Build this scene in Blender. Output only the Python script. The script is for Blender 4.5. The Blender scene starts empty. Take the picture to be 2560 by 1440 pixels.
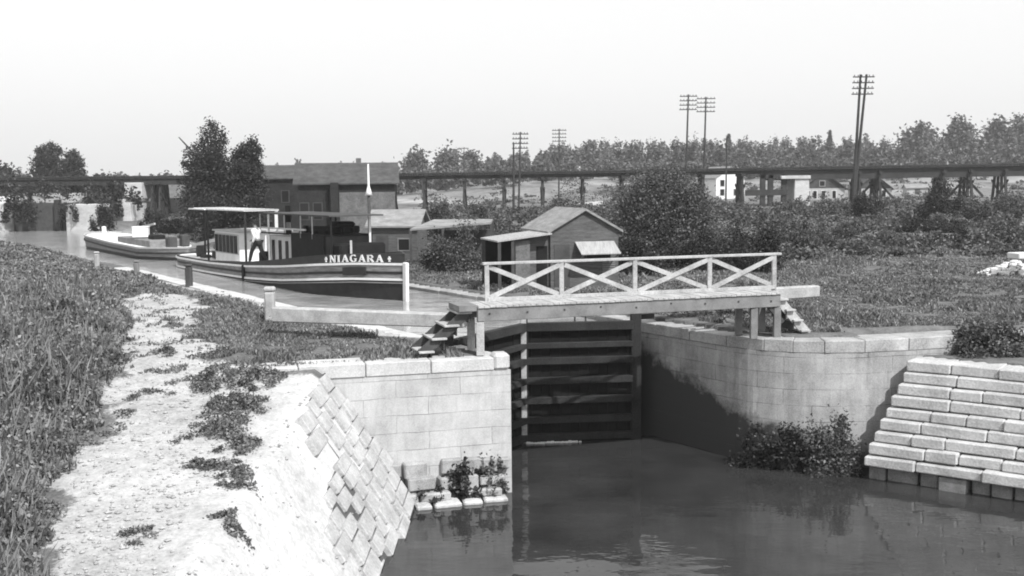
import bpy, math, random
import numpy as np
from mathutils import Vector, Matrix

random.seed(7)
rng = np.random.default_rng(7)
sc = bpy.context.scene
COL = sc.collection
R = math.radians

# ------------------------------------------------------------------ camera
FPX, CAMZ = 2745.0, 4.3
PITCH, ROLL = math.atan2(260.0, FPX), R(-0.6)
CAM_M = Matrix.Translation((0, 0, CAMZ)) @ Matrix.Rotation(R(90) - PITCH, 4, 'X') @ Matrix.Rotation(ROLL, 4, 'Z')
cam_d = bpy.data.cameras.new('camera')
cam_d.lens = 36.0 * FPX / 2560.0
cam_d.clip_start, cam_d.clip_end = 0.5, 4000
cam = bpy.data.objects.new('camera', cam_d)
COL.objects.link(cam)
cam.matrix_world = CAM_M
sc.camera = cam

# ------------------------------------------------------------------ light
SUN_AZ, SUN_EL = R(36), R(47)          # to the right of straight behind the camera
sun_dir = Vector((math.sin(SUN_AZ) * math.cos(SUN_EL), -math.cos(SUN_AZ) * math.cos(SUN_EL), math.sin(SUN_EL)))
sd = bpy.data.lights.new('sun', 'SUN')
sd.energy, sd.angle, sd.color = 4.4, R(0.6), (1, 1, 1)
sun = bpy.data.objects.new('sun', sd)
COL.objects.link(sun)
sun.rotation_euler = (-sun_dir).to_track_quat('-Z', 'Y').to_euler()

w = bpy.data.worlds.new('World')
sc.world = w
w.use_nodes = True
nt = w.node_tree
bg = nt.nodes['Background']
sky = nt.nodes.new('ShaderNodeTexSky')
sky.sky_type = 'NISHITA'
sky.sun_disc = False
sky.sun_elevation = SUN_EL
sky.sun_rotation = math.atan2(sun_dir.x, sun_dir.y)
sky.dust_density = 3.0
# a black and white plate that sees mostly blue light: keep one channel
sep = nt.nodes.new('ShaderNodeSeparateColor')
nt.links.new(sky.outputs[0], sep.inputs[0])
hz = nt.nodes.new('ShaderNodeMath')     # bright summer haze all over the sky
hz.operation = 'MULTIPLY_ADD'
nt.links.new(sep.outputs[2], hz.inputs[0])
hz.inputs[1].default_value, hz.inputs[2].default_value = 0.25, 4.6
nt.links.new(hz.outputs[0], bg.inputs[0])
bg.inputs[1].default_value = 0.15

sc.view_settings.view_transform = 'Standard'
sc.view_settings.look = 'None'
sc.view_settings.gamma = 1.0
sc.view_settings.use_curve_mapping = False
sc.view_settings.exposure = 0.27
sc.cycles.filter_width = 1.9
sc.cycles.max_bounces = 6

# ------------------------------------------------------------------ helpers
M3 = CAM_M.to_3x3()

def ray(px, py):
    return M3 @ Vector(((px - 1280) / FPX, (720 - py) / FPX, -1))

def atz(px, py, z):
    d = ray(px, py)
    return Vector((0, 0, CAMZ)) + d * ((z - CAMZ) / d.z)

def atd(px, py, D):
    d = ray(px, py)
    return Vector((0, 0, CAMZ)) + d * (D / d.y)

LA = R(32.7)
U = (-math.sin(LA), math.cos(LA))
N = (math.cos(LA), math.sin(LA))

def L(s, t, z=0.0):                    # lock frame: s along the lock (upstream), t across it
    return Vector((s * U[0] + t * N[0], s * U[1] + t * N[1], z))


class MB:
    def __init__(self):
        self.v, self.f, self.uv = [], [], None

    def add(self, vs, fs):
        o = len(self.v)
        self.v.extend([tuple(p) for p in vs])
        self.f.extend([tuple(i + o for i in q) for q in fs])
        return self

    def hexa(self, p):                 # 8 points: bottom 4 ccw, top 4 ccw
        return self.add(p, [(3, 2, 1, 0), (4, 5, 6, 7), (0, 1, 5, 4), (1, 2, 6, 5), (2, 3, 7, 6), (3, 0, 4, 7)])

    def box(self, c, size, rz=0.0):
        x, y, z = size[0] / 2, size[1] / 2, size[2] / 2
        co, si = math.cos(rz), math.sin(rz)
        pts = [(-x, -y, -z), (x, -y, -z), (x, y, -z), (-x, y, -z), (-x, -y, z), (x, -y, z), (x, y, z), (-x, y, z)]
        return self.hexa([(c[0] + a * co - b * si, c[1] + a * si + b * co, c[2] + h) for a, b, h in pts])

    def beam(self, p, q, wd, ht, up=(0, 0, 1)):
        p, q = Vector(p), Vector(q)
        d = (q - p).normalized()
        sdv = d.cross(Vector(up))
        if sdv.length < 1e-4:
            sdv = d.cross(Vector((1, 0, 0)))
        sdv.normalize()
        upv = sdv.cross(d).normalized()
        a, b = sdv * wd / 2, upv * ht / 2
        return self.hexa([p - a - b, p + a - b, q + a - b, q - a - b, p - a + b, p + a + b, q + a + b, q - a + b])

    def tube(self, pts, rad, n=8, cap=True):
        o = len(self.v)
        pts = [Vector(p) for p in pts]
        for i, p in enumerate(pts):
            d = (pts[min(i + 1, len(pts) - 1)] - pts[max(i - 1, 0)]).normalized()
            a = d.cross(Vector((0.31, 0.17, 0.93)))
            if a.length < 0.05:
                a = d.cross(Vector((1, 0, 0)))
            a.normalize()
            b = d.cross(a)
            for k in range(n):
                an = 2 * math.pi * k / n
                self.v.append(tuple(p + (a * math.cos(an) + b * math.sin(an)) * rad[i]))
        for i in range(len(pts) - 1):
            for k in range(n):
                k2 = (k + 1) % n
                self.f.append((o + i * n + k, o + (i + 1) * n + k, o + (i + 1) * n + k2, o + i * n + k2))
        if cap:
            self.f.append(tuple(o + k for k in range(n)))
            self.f.append(tuple(o + (len(pts) - 1) * n + k for k in reversed(range(n))))
        return self

    def prism(self, poly, z0, z1):
        n = len(poly)
        return self.add([(x, y, z0) for x, y in poly] + [(x, y, z1) for x, y in poly],
                        [tuple(reversed(range(n))), tuple(range(n, 2 * n))] +
                        [(i, (i + 1) % n, n + (i + 1) % n, n + i) for i in range(n)])

    def build(self, name, m, parent=None, bevel=0.0, smooth=False):
        off = root_loc(parent)
        me = bpy.data.meshes.new(name)
        me.from_pydata([(a - off.x, b - off.y, c - off.z) for a, b, c in self.v], [], self.f)
        me.validate()
        if self.uv is not None:
            lay = me.uv_layers.new(name='UVMap')
            if len(self.uv) == len(me.loops):
                lay.data.foreach_set('uv', np.array(self.uv, dtype=np.float32).ravel())
        me.materials.append(m)
        if smooth:
            for p in me.polygons:
                p.use_smooth = True
        o = bpy.data.objects.new(name, me)
        COL.objects.link(o)
        if parent is not None:
            o.parent = parent
        if bevel:
            b = o.modifiers.new('bevel', 'BEVEL')
            b.width, b.segments, b.limit_method = bevel, 1, 'ANGLE'
        return o


def root_loc(p):
    v = Vector((0, 0, 0))
    while p is not None:
        v += p.location
        p = p.parent
    return v


def tag(o, label=None, cat=None, group=None, kind=None):
    if label: o['label'] = label
    if cat: o['category'] = cat
    if group: o['group'] = group
    if kind: o['kind'] = kind
    return o


def thing(name, label, cat, loc=(0, 0, 0), group=None):
    o = bpy.data.objects.new(name, None)
    o.empty_display_size = 0.3
    COL.objects.link(o)
    o.location = Vector(loc)
    return tag(o, label, cat, group)


def copy_tree(o, parent=None):
    c = o.copy()
    COL.objects.link(c)
    c.parent = parent
    for ch in list(o.children):
        copy_tree(ch, c)
    return c

# ------------------------------------------------------------------ materials
def nodes(name):
    m = bpy.data.materials.new(name)
    m.use_nodes = True
    t = m.node_tree
    return m, t, t.nodes['Principled BSDF']


def nd(t, kind, **kw):
    n = t.nodes.new(kind)
    for k, v in kw.items():
        if k.startswith('i_'):
            n.inputs[k[2:].replace('_', ' ')].default_value = v
        else:
            setattr(n, k, v)
    return n


def g(v):
    return (v, v, v, 1)


def ramp(t, src, stops):
    r = t.nodes.new('ShaderNodeValToRGB')
    els = r.color_ramp.elements
    while len(els) < len(stops):
        els.new(0.5)
    for e, (p, v) in zip(els, stops):
        e.position, e.color = p, g(v)
    t.links.new(src, r.inputs[0])
    return r.outputs[0]


def noise(t, scale, detail=6, rough=0.6, stretch=(1, 1, 1), coord='Object'):
    tc = t.nodes.new('ShaderNodeTexCoord')
    mp = t.nodes.new('ShaderNodeMapping')
    mp.inputs['Scale'].default_value = stretch
    t.links.new(tc.outputs[coord], mp.inputs[0])
    n = t.nodes.new('ShaderNodeTexNoise')
    n.inputs['Scale'].default_value = scale
    n.inputs['Detail'].default_value = detail
    n.inputs['Roughness'].default_value = rough
    t.links.new(mp.outputs[0], n.inputs['Vector'])
    return n.outputs[0]


def mathn(t, op, a, b):
    m = t.nodes.new('ShaderNodeMath')
    m.operation = op
    for i, x in enumerate((a, b)):
        if isinstance(x, (int, float)):
            m.inputs[i].default_value = x
        else:
            t.links.new(x, m.inputs[i])
    return m.outputs[0]


def bump(t, bs, h, strength, dist=0.02):
    b = t.nodes.new('ShaderNodeBump')
    b.inputs['Strength'].default_value = strength
    b.inputs['Distance'].default_value = dist
    t.links.new(h, b.inputs['Height'])
    t.links.new(b.outputs[0], bs.inputs['Normal'])


def mat(name, lo, hi, scale=3.0, rough=0.9, bmp=0.4, stretch=(1, 1, 1), fine=40, dist=0.02):
    m, t, bs = nodes(name)
    a = noise(t, scale, 8, 0.65, stretch)
    b = noise(t, fine, 3, 0.6, stretch)
    v = mathn(t, 'ADD', mathn(t, 'MULTIPLY', a, 0.6), mathn(t, 'MULTIPLY', b, 0.4))
    t.links.new(ramp(t, v, [(0.32, lo), (0.68, hi)]), bs.inputs['Base Color'])
    bs.inputs['Roughness'].default_value = rough
    bs.inputs['Specular IOR Level'].default_value = 0.2
    if bmp:
        bump(t, bs, v, bmp, dist)
    return m


def masonry(name, lo, hi, bw=0.9, bh=0.42, joint=0.06, mortar=0.012, stain=None, offset=0.5):
    """stone courses laid out in metres along the wall's own UV"""
    m, t, bs = nodes(name)
    tc = t.nodes.new('ShaderNodeTexCoord')
    uvw = nd(t, 'ShaderNodeTexNoise', i_Scale=1.3, i_Detail=2.0)
    t.links.new(tc.outputs['UV'], uvw.inputs['Vector'])
    off = t.nodes.new('ShaderNodeVectorMath'); off.operation = 'MULTIPLY_ADD'
    t.links.new(uvw.outputs['Color'], off.inputs[0])
    off.inputs[1].default_value = (0.10, 0.06, 0)
    t.links.new(tc.outputs['UV'], off.inputs[2])
    br = nd(t, 'ShaderNodeTexBrick', offset=offset, squash=1.0)
    br.inputs['Scale'].default_value = 1.0
    br.inputs['Brick Width'].default_value = bw
    br.inputs['Row Height'].default_value = bh
    br.inputs['Mortar Size'].default_value = mortar
    br.inputs['Mortar Smooth'].default_value = 0.6
    br.inputs['Color1'].default_value = g(0.475)
    br.inputs['Color2'].default_value = g(0.535)
    br.inputs['Mortar'].default_value = g(joint)
    t.links.new(off.outputs[0], br.inputs['Vector'])
    a = noise(t, 1.2, 8, 0.7)
    b = noise(t, 30, 4, 0.7)
    c = noise(t, 1.0, 5, 0.7, (3.0, 3.0, 0.35))
    v = mathn(t, 'ADD', mathn(t, 'MULTIPLY', a, 0.4), mathn(t, 'MULTIPLY', b, 0.3))
    v = mathn(t, 'ADD', v, mathn(t, 'MULTIPLY', c, 0.3))
    colr = ramp(t, v, [(0.34, lo), (0.64, hi)])
    mx = nd(t, 'ShaderNodeMix', data_type='RGBA', blend_type='MULTIPLY')
    mx.inputs['Factor'].default_value = 1.0
    t.links.new(colr, mx.inputs['A'])
    scl = nd(t, 'ShaderNodeMix', data_type='RGBA', blend_type='MIX')
    # brick tone 0.42..0.60 -> about 0.85..1.15 ; joint stays dark
    brk = ramp(t, noise(t, 0.9, 5, 0.7), [(0.42, 0.15), (0.60, 1)])
    bk = nd(t, 'ShaderNodeMix', data_type='RGBA')
    t.links.new(brk, bk.inputs['Factor'])
    bk.inputs['A'].default_value = g(0.51)
    t.links.new(br.outputs['Color'], bk.inputs['B'])
    t.links.new(mathn(t, 'MULTIPLY', bk.outputs['Result'], 1.95), mx.inputs['B'])
    out = mx.outputs['Result']
    t.nodes.remove(scl)
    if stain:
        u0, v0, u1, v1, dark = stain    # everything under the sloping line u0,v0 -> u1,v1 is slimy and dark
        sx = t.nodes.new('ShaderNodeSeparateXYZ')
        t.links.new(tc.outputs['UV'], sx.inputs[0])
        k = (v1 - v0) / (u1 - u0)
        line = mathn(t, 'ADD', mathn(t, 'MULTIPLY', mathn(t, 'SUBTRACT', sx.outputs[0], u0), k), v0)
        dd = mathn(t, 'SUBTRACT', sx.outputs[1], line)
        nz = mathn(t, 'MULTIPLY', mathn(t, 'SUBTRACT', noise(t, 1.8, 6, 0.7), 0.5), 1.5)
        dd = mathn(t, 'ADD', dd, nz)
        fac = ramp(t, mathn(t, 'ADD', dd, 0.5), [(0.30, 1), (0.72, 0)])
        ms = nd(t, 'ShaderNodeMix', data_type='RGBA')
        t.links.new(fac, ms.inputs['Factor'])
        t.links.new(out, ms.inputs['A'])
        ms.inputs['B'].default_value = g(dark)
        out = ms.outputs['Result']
    t.links.new(out, bs.inputs['Base Color'])
    bs.inputs['Roughness'].default_value = 0.9
    bs.inputs['Specular IOR Level'].default_value = 0.2
    h = mathn(t, 'ADD', mathn(t, 'MULTIPLY', mathn(t, 'MULTIPLY', br.outputs['Fac'], brk), -0.6), mathn(t, 'MULTIPLY', v, 0.8))
    bump(t, bs, h, 0.6, 0.03)
    return m


def leaf_mat(name, lo, hi, scale=1.0):
    m = bpy.data.materials.new(name)
    m.use_nodes = True
    t = m.node_tree
    t.nodes.remove(t.nodes['Principled BSDF'])
    at = nd(t, 'ShaderNodeAttribute', attribute_name='rnd')
    a = noise(t, scale, 3, 0.6)
    v = mathn(t, 'ADD', mathn(t, 'MULTIPLY', a, 0.6), mathn(t, 'MULTIPLY', at.outputs['Fac'], 0.4))
    c = ramp(t, v, [(0.25, lo), (0.75, hi)])
    df = t.nodes.new('ShaderNodeBsdfDiffuse')
    tr = t.nodes.new('ShaderNodeBsdfTranslucent')
    gl = nd(t, 'ShaderNodeBsdfGlossy')
    gl.inputs['Roughness'].default_value = 0.45
    gl.inputs['Color'].default_value = g(0.35)
    mx = t.nodes.new('ShaderNodeMixShader'); mx.inputs[0].default_value = 0.22
    m2 = t.nodes.new('ShaderNodeMixShader'); m2.inputs[0].default_value = 0.06
    t.links.new(c, df.inputs[0]); t.links.new(c, tr.inputs[0])
    t.links.new(df.outputs[0], mx.inputs[1]); t.links.new(tr.outputs[0], mx.inputs[2])
    t.links.new(mx.outputs[0], m2.inputs[1]); t.links.new(gl.outputs[0], m2.inputs[2])
    t.links.new(m2.outputs[0], t.nodes['Material Output'].inputs[0])
    return m


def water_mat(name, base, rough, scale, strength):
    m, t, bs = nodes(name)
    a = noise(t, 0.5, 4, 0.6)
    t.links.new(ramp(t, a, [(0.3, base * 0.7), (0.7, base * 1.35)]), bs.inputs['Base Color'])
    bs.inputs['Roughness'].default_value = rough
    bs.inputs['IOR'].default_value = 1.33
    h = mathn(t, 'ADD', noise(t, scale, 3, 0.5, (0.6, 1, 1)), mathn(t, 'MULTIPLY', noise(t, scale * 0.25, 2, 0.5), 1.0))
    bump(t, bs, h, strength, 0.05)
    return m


M = dict(
    stone=masonry('pale ashlar', 0.25, 0.55, 1.6, 0.44, 0.22, 0.009),
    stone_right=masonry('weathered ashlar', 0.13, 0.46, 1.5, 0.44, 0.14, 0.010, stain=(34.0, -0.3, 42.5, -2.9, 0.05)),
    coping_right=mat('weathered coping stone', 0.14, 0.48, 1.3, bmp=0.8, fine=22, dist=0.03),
    coping=mat('coping stone', 0.30, 0.62, 1.3, bmp=0.8, fine=22, dist=0.03),
    block=mat('wing stone', 0.24, 0.60, 1.3, bmp=0.9, fine=18, dist=0.04),
    block_dark=mat('wet footing stone', 0.08, 0.32, 2.5, bmp=0.7, dist=0.03),
    facing=mat('sun bleached facing stone', 0.20, 0.58, 1.3, bmp=0.8, fine=18, dist=0.03),
    block_wet=mat('damp footing stone', 0.12, 0.5, 1.6, bmp=0.8, dist=0.04),
    joint=mat('earth joints', 0.05, 0.12, 3.0),
    pebble=mat('pebble', 0.15, 0.5, 4.0),
    timber=mat('weathered white timber', 0.20, 0.52, 2.5, bmp=0.6, fine=26),
    timber_mid=mat('grey timber', 0.10, 0.27, 2.0, bmp=0.5, fine=50),
    timber_dark=mat('dark timber', 0.03, 0.09, 2.0, bmp=0.5, fine=50),
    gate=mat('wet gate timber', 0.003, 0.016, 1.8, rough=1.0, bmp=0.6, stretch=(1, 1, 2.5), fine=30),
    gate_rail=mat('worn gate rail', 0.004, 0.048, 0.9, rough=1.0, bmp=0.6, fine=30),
    white=mat('white paint', 0.62, 0.82, 3.0, rough=0.6, bmp=0.1),
    cream=mat('dull paint', 0.30, 0.48, 3.0, rough=0.7, bmp=0.2),
    hull_dark=mat('dark hull paint', 0.012, 0.04, 2.0, rough=0.6, bmp=0.2),
    hull_mid=mat('worn hull planking', 0.10, 0.32, 2.0, rough=0.7, bmp=0.4, stretch=(1, 1, 6)),
    bulwark=mat('black bulwark', 0.02, 0.05, 3.0, rough=0.6, bmp=0.1),
    deck=mat('bleached deck', 0.55, 0.80, 2.0, bmp=0.3),
    glass=mat('dark window pane', 0.008, 0.02, 1.0, rough=0.15, bmp=0),
    black=mat('sooty black', 0.004, 0.02, 2.0, rough=1.0, bmp=0.3),
    roof=mat('wood shingle roof', 0.12, 0.34, 1.5, bmp=0.6, stretch=(1, 1, 5), fine=20),
    roof_pale=mat('bleached roof boards', 0.20, 0.44, 2.0, bmp=0.5, stretch=(6, 1, 1), fine=20),
    roof_dark=mat('slate roof', 0.025, 0.11, 1.5, bmp=0.6, fine=20),
    brick=mat('old brick wall', 0.01, 0.035, 1.5, bmp=0.5, fine=12),
    brick_pale=mat('worn brick wall', 0.06, 0.18, 1.5, bmp=0.5, fine=12),
    boards=mat('weathered board wall', 0.04, 0.14, 1.5, bmp=0.7, stretch=(1, 1, 9), fine=8),
    trestle=mat('creosoted timber', 0.02, 0.055, 1.0, bmp=0.4),
    pole=mat('pole timber', 0.025, 0.06, 1.0, bmp=0.3),
    bark=mat('bark', 0.03, 0.08, 4.0, bmp=0.8),
    leaf_dark=leaf_mat('dark leaves', 0.012, 0.055, 0.8),
    leaf=leaf_mat('leaves', 0.025, 0.17, 0.7),
    leaf_pale=leaf_mat('pale leaves', 0.05, 0.20, 0.8),
    scrub=leaf_mat('scrub leaves', 0.015, 0.20, 0.22),
    leaf_far=leaf_mat('far leaves', 0.05, 0.20, 0.12),
    weed=leaf_mat('weed leaves', 0.015, 0.31, 0.6),
    weed_dark=leaf_mat('dark weed leaves', 0.04, 0.26, 2.0),
    grass=leaf_mat('grass blades', 0.05, 0.30, 0.6),
    skin=mat('skin', 0.16, 0.22, 5.0, bmp=0),
    shirt=mat('shirt cloth', 0.55, 0.75, 6.0, bmp=0.2),
    trousers=mat('trouser cloth', 0.012, 0.03, 6.0, bmp=0.2),
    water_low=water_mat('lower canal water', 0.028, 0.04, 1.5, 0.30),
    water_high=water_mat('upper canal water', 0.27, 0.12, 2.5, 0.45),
    foam=mat('foam', 0.4, 0.7, 6.0, bmp=0.3),
    rubble=mat('pale rubble', 0.5, 0.75, 3.0, bmp=0.6),
)

# ------------------------------------------------------------------ terrain
ys_p = [4, 10, 15.4, 17.6, 21.4, 24, 31.5, 41, 47]
xl_p = [-3.2, -4.8, -6.7, -7.9, -8.7, -8.9, -11.3, -14.6, -16.2]
xr_p = [1.0, -2.0, -4.2, -4.9, -5.8, -6.6, -9.0, -11.6, -14.9]
BANKX = -4.6


def sm(a, b, x):
    t = np.clip((x - a) / (b - a), 0, 1)
    return t * t * (3 - 2 * t)


def vnoise(x, y, s, seed=0):
    """cheap value noise"""
    X, Y = np.asarray(x) / s, np.asarray(y) / s
    ix, iy = np.floor(X).astype(np.int64), np.floor(Y).astype(np.int64)
    fx, fy = X - ix, Y - iy
    fx, fy = fx * fx * (3 - 2 * fx), fy * fy * (3 - 2 * fy)

    def h(a, b):
        v = np.sin(a * 127.1 + b * 311.7 + seed * 74.7) * 43758.5453
        return v - np.floor(v)
    return (h(ix, iy) * (1 - fx) + h(ix + 1, iy) * fx) * (1 - fy) + (h(ix, iy + 1) * (1 - fx) + h(ix + 1, iy + 1) * fx) * fy


def in_poly(x, y, poly):
    r = np.zeros(np.shape(x), bool)
    n = len(poly)
    for i in range(n):
        x0, y0 = poly[i][0], poly[i][1]
        x1, y1 = poly[(i + 1) % n][0], poly[(i + 1) % n][1]
        if y0 == y1:
            continue
        c = ((y0 > y) != (y1 > y)) & (x < (x1 - x0) * (y - y0) / (y1 - y0) + x0)
        r ^= c
    return r


BASIN = [L(31, 14.25)[:2], (-0.55, 27.5), (BANKX, 26.5), (BANKX, 2), (60, 2), (30, 15.3), (11.6, 29.15), (11.0, 30.1), (9.6, 29.8),
         (8.4, 29.75), (7.5, 30.0), L(22, 22.15)[:2], L(31, 22.15)[:2]]
WL, WH = -3.5, -0.15                    # the two water levels


def path_z(y):
    return np.interp(y, [4, 10, 16, 22, 25.2, 27], [-2.2, -1.8, -1.25, -0.7, -0.15, -0.05])


def canal_sides(s):
    return np.interp(s, [62, 90, 128], [14.7, 13.6, 8.0]), np.interp(s, [62, 78, 128], [21.7, 25.0, 33.0])


def ground_z(x, y, carve=True):
    x, y = np.asarray(x, float), np.asarray(y, float)
    s, t = x * U[0] + y * U[1], x * N[0] + y * N[1]
    a = x / np.maximum(y, 5.0)
    right = sm(-0.12, 0.05, a)
    zr = np.interp(y, [0, 45, 60, 90, 135, 175, 260, 350, 520, 2500], [0, 0.1, 0.35, 0.9, 1.3, 1.7, 6.2, 9.0, 11, 12])
    zl = np.interp(y, [0, 60, 120, 200, 300, 500, 2500], [0, 0, 0.3, 1.2, 3.6, 6.5, 8])
    z = zl * (1 - right) + zr * right
    z = z + (vnoise(x, y, 7, 1) - 0.5) * 0.25 * sm(34, 60, y) + (vnoise(x, y, 1.7, 2) - 0.5) * 0.10 * sm(0.2, 1.5, np.abs(t - 18.2) - 3.2)
    # the ramp of the towpath down to the lower level
    lw = (t < 14.7) & (y < 27.2)
    pz = path_z(y)
    bankup = sm(0.3, 2.2, np.interp(y, ys_p, xl_p) - x) * 0.5 * sm(52, 30, y)
    z = np.where(lw, pz + bankup + (vnoise(x, y, 0.9, 3) - 0.5) * 0.07, z + np.where(t < 14, bankup * 0.5, 0))
    # lower ground behind the right wing
    rw = sm(31.4, 30.2, y) * sm(9.5, 10.5, x)
    z = z * (1 - rw) + (-0.5) * rw
    if carve:
        ch = (t > 14.25) & (t < 22.15) & (s > 29) & (s <= 62)
        z = np.where(ch, -5.0, z)
        tl, tr = canal_sides(s)
        ins = np.minimum(t - tl, tr - t)
        ins = np.minimum(ins, 128 - s)
        cz = -0.05 - 0.75 * ins
        z = np.where((s > 62) & (ins > 0), np.maximum(np.minimum(z, cz), -3), z)
        b = in_poly(x, y, BASIN)
        slope = path_z(y) - 1.55 * (x - BANKX) + (vnoise(x, y, 1.4, 5) - 0.5) * 0.14
        z = np.where(b, np.maximum(-5.0, np.where(y < 26.9, slope, -5.0)), z)
    return z


def gz(x, y):
    return float(ground_z(np.array([x]), np.array([y]), False)[0])


def axis(parts, grow, lim):
    a = []
    for lo, hi, st in parts:
        a += list(np.arange(lo, hi, st))
    st = parts[-1][2]
    v = parts[-1][1]
    while v < lim:
        a.append(v)
        st *= grow
        v += st
    a.append(lim)
    return a


gx = axis([(-25, 22, 0.25), (22, 60, 0.7)], 1.16, 800)
neg = [-v for v in axis([(25.3, 70, 0.7)], 1.16, 800)]
gx = np.array(sorted(neg + gx))
gy = np.array(axis([(2, 62, 0.25), (62, 145, 0.7)], 1.14, 900))
X, Y = np.meshgrid(gx, gy)
Z = ground_z(X, Y)
nx, ny = len(gx), len(gy)
gm = bpy.data.meshes.new('ground')
gm.vertices.add(nx * ny)
gm.vertices.foreach_set('co', np.stack([X, Y, Z], -1).astype(np.float32).ravel())
ii = (np.arange(ny - 1)[:, None] * nx + np.arange(nx - 1)[None, :]).ravel()
quads = np.stack([ii, ii + 1, ii + nx + 1, ii + nx], -1).astype(np.int32)
gm.loops.add(quads.size)
gm.loops.foreach_set('vertex_index', quads.ravel())
gm.polygons.add(len(quads))
gm.polygons.foreach_set('loop_start', np.arange(0, quads.size, 4, dtype=np.int32))
gm.polygons.foreach_set('loop_total', np.full(len(quads), 4, np.int32))
gm.update(calc_edges=True)


def dirt_mask(x, y):
    s, t = x * U[0] + y * U[1], x * N[0] + y * N[1]
    xl, xr = np.interp(y, ys_p, xl_p), np.interp(y, ys_p, xr_p)
    wv = (vnoise(x, y, 1.3, 51) - 0.5) * 1.3 + (vnoise(x, y, 0.45, 52) - 0.5) * 0.6
    m = sm(-0.5, 0.6, x - xl + wv) * sm(-0.7, 0.7, xr - x + wv) * sm(48, 42, y + wv * 3)
    m2 = sm(-0.5, 0.6, x - xl + wv) * sm(26.2, 25.0, y) * (t < 24)
    m3 = ((t > 13.3) & (t < 14.8) & (s > 28) & (s < 60)) * 0.9     # trodden strip along the coping
    m4 = sm(1.2, 0.2, np.hypot((x + 2.6) / 1.6, (y - 31.0) / 0.9)) * 0.9
    return np.clip(np.maximum.reduce([m, m2, m3 * sm(13.2, 13.9, t), m4]), 0, 1)


dm = dirt_mask(X, Y).ravel()
at = gm.attributes.new('dirt', 'FLOAT', 'POINT')
at.data.foreach_set('value', dm.astype(np.float32))
fld = (sm(140, 190, Y) * sm(520, 300, Y) * sm(-0.13, -0.10, X / Y)).ravel()
# two pale cart roads up the far hillside
rd = np.zeros_like(X)
for (xa, ya), (xb, yb), hw in (((-20, 205), (-5, 170), 1.8), ((-42, 240), (-20, 205), 1.8), ((10, 150), (26, 190), 2.2)):
    dx, dy = xb - xa, yb - ya
    k = np.clip(((X - xa) * dx + (Y - ya) * dy) / (dx * dx + dy * dy), 0, 1)
    rd = np.maximum(rd, sm(hw + 1.5, hw * 0.4, np.hypot(X - xa - k * dx, Y - ya - k * dy)))
at = gm.attributes.new('field', 'FLOAT', 'POINT')
at.data.foreach_set('value', np.clip(fld * 0.8, 0, 1).astype(np.float32))

at = gm.attributes.new('road', 'FLOAT', 'POINT')
at.data.foreach_set('value', rd.ravel().astype(np.float32))

at = gm.attributes.new('bank', 'FLOAT', 'POINT')
at.data.foreach_set('value', (sm(-5.6, -4.2, X + (vnoise(X, Y, 0.9, 61) - .5)) * sm(26.8, 25.5, Y) * sm(-2, -2.5, X)).ravel().astype(np.float32))
m, t_, bs = nodes('ground surface')
ad = nd(t_, 'ShaderNodeAttribute', attribute_name='dirt')
af = nd(t_, 'ShaderNodeAttribute', attribute_name='field')
n1 = noise(t_, 1.6, 8, 0.7)
n2 = noise(t_, 14, 6, 0.7)
n3 = noise(t_, 0.35, 5, 0.6)
gv = mathn(t_, 'ADD', mathn(t_, 'MULTIPLY', n1, 0.5), mathn(t_, 'MULTIPLY', n2, 0.5))
grass_c = ramp(t_, gv, [(0.35, 0.06), (0.65, 0.20)])
dv = mathn(t_, 'ADD', mathn(t_, 'MULTIPLY', n3, 0.45), mathn(t_, 'MULTIPLY', n2, 0.55))
dv = mathn(t_, 'ADD', mathn(t_, 'MULTIPLY', dv, 0.6), mathn(t_, 'MULTIPLY', noise(t_, 3.2, 7, 0.75), 0.4))
dirt_c = ramp(t_, dv, [(0.38, 0.22), (0.50, 0.38), (0.62, 0.52)])
dsum = mathn(t_, 'ADD', ad.outputs['Fac'], mathn(t_, 'MULTIPLY', mathn(t_, 'SUBTRACT', gv, 0.5), 1.3))
df_ = ramp(t_, dsum, [(0.38, 0), (0.62, 1)])
ab = nd(t_, 'ShaderNodeAttribute', attribute_name='bank')
mb_ = nd(t_, 'ShaderNodeMix', data_type='RGBA')
t_.links.new(ab.outputs['Fac'], mb_.inputs['Factor']); t_.links.new(dirt_c, mb_.inputs['A'])
t_.links.new(ramp(t_, dv, [(0.36, 0.28), (0.6, 0.58)]), mb_.inputs['B'])
dirt_c = mb_.outputs['Result']
mx = nd(t_, 'ShaderNodeMix', data_type='RGBA')
t_.links.new(df_, mx.inputs['Factor']); t_.links.new(grass_c, mx.inputs['A']); t_.links.new(dirt_c, mx.inputs['B'])
field_c = ramp(t_, noise(t_, 0.05, 9, 0.8, (1, 0.5, 1)), [(0.36, 0.06), (0.66, 0.36)])
mx2 = nd(t_, 'ShaderNodeMix', data_type='RGBA')
t_.links.new(af.outputs['Fac'], mx2.inputs['Factor']); t_.links.new(mx.outputs['Result'], mx2.inputs['A']); t_.links.new(field_c, mx2.inputs['B'])
ar = nd(t_, 'ShaderNodeAttribute', attribute_name='road')
mx3 = nd(t_, 'ShaderNodeMix', data_type='RGBA')
t_.links.new(ar.outputs['Fac'], mx3.inputs['Factor']); t_.links.new(mx2.outputs['Result'], mx3.inputs['A']); t_.links.new(dirt_c, mx3.inputs['B'])
t_.links.new(mx3.outputs['Result'], bs.inputs['Base Color'])
bs.inputs['Roughness'].default_value = 1.0
bs.inputs['Specular IOR Level'].default_value = 0.0
bump(t_, bs, gv, 0.45, 0.045)
gm.materials.append(m)
ground = bpy.data.objects.new('ground', gm)
COL.objects.link(ground)
ground['kind'] = 'structure'
for p in gm.polygons:
    p.use_smooth = True

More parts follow.
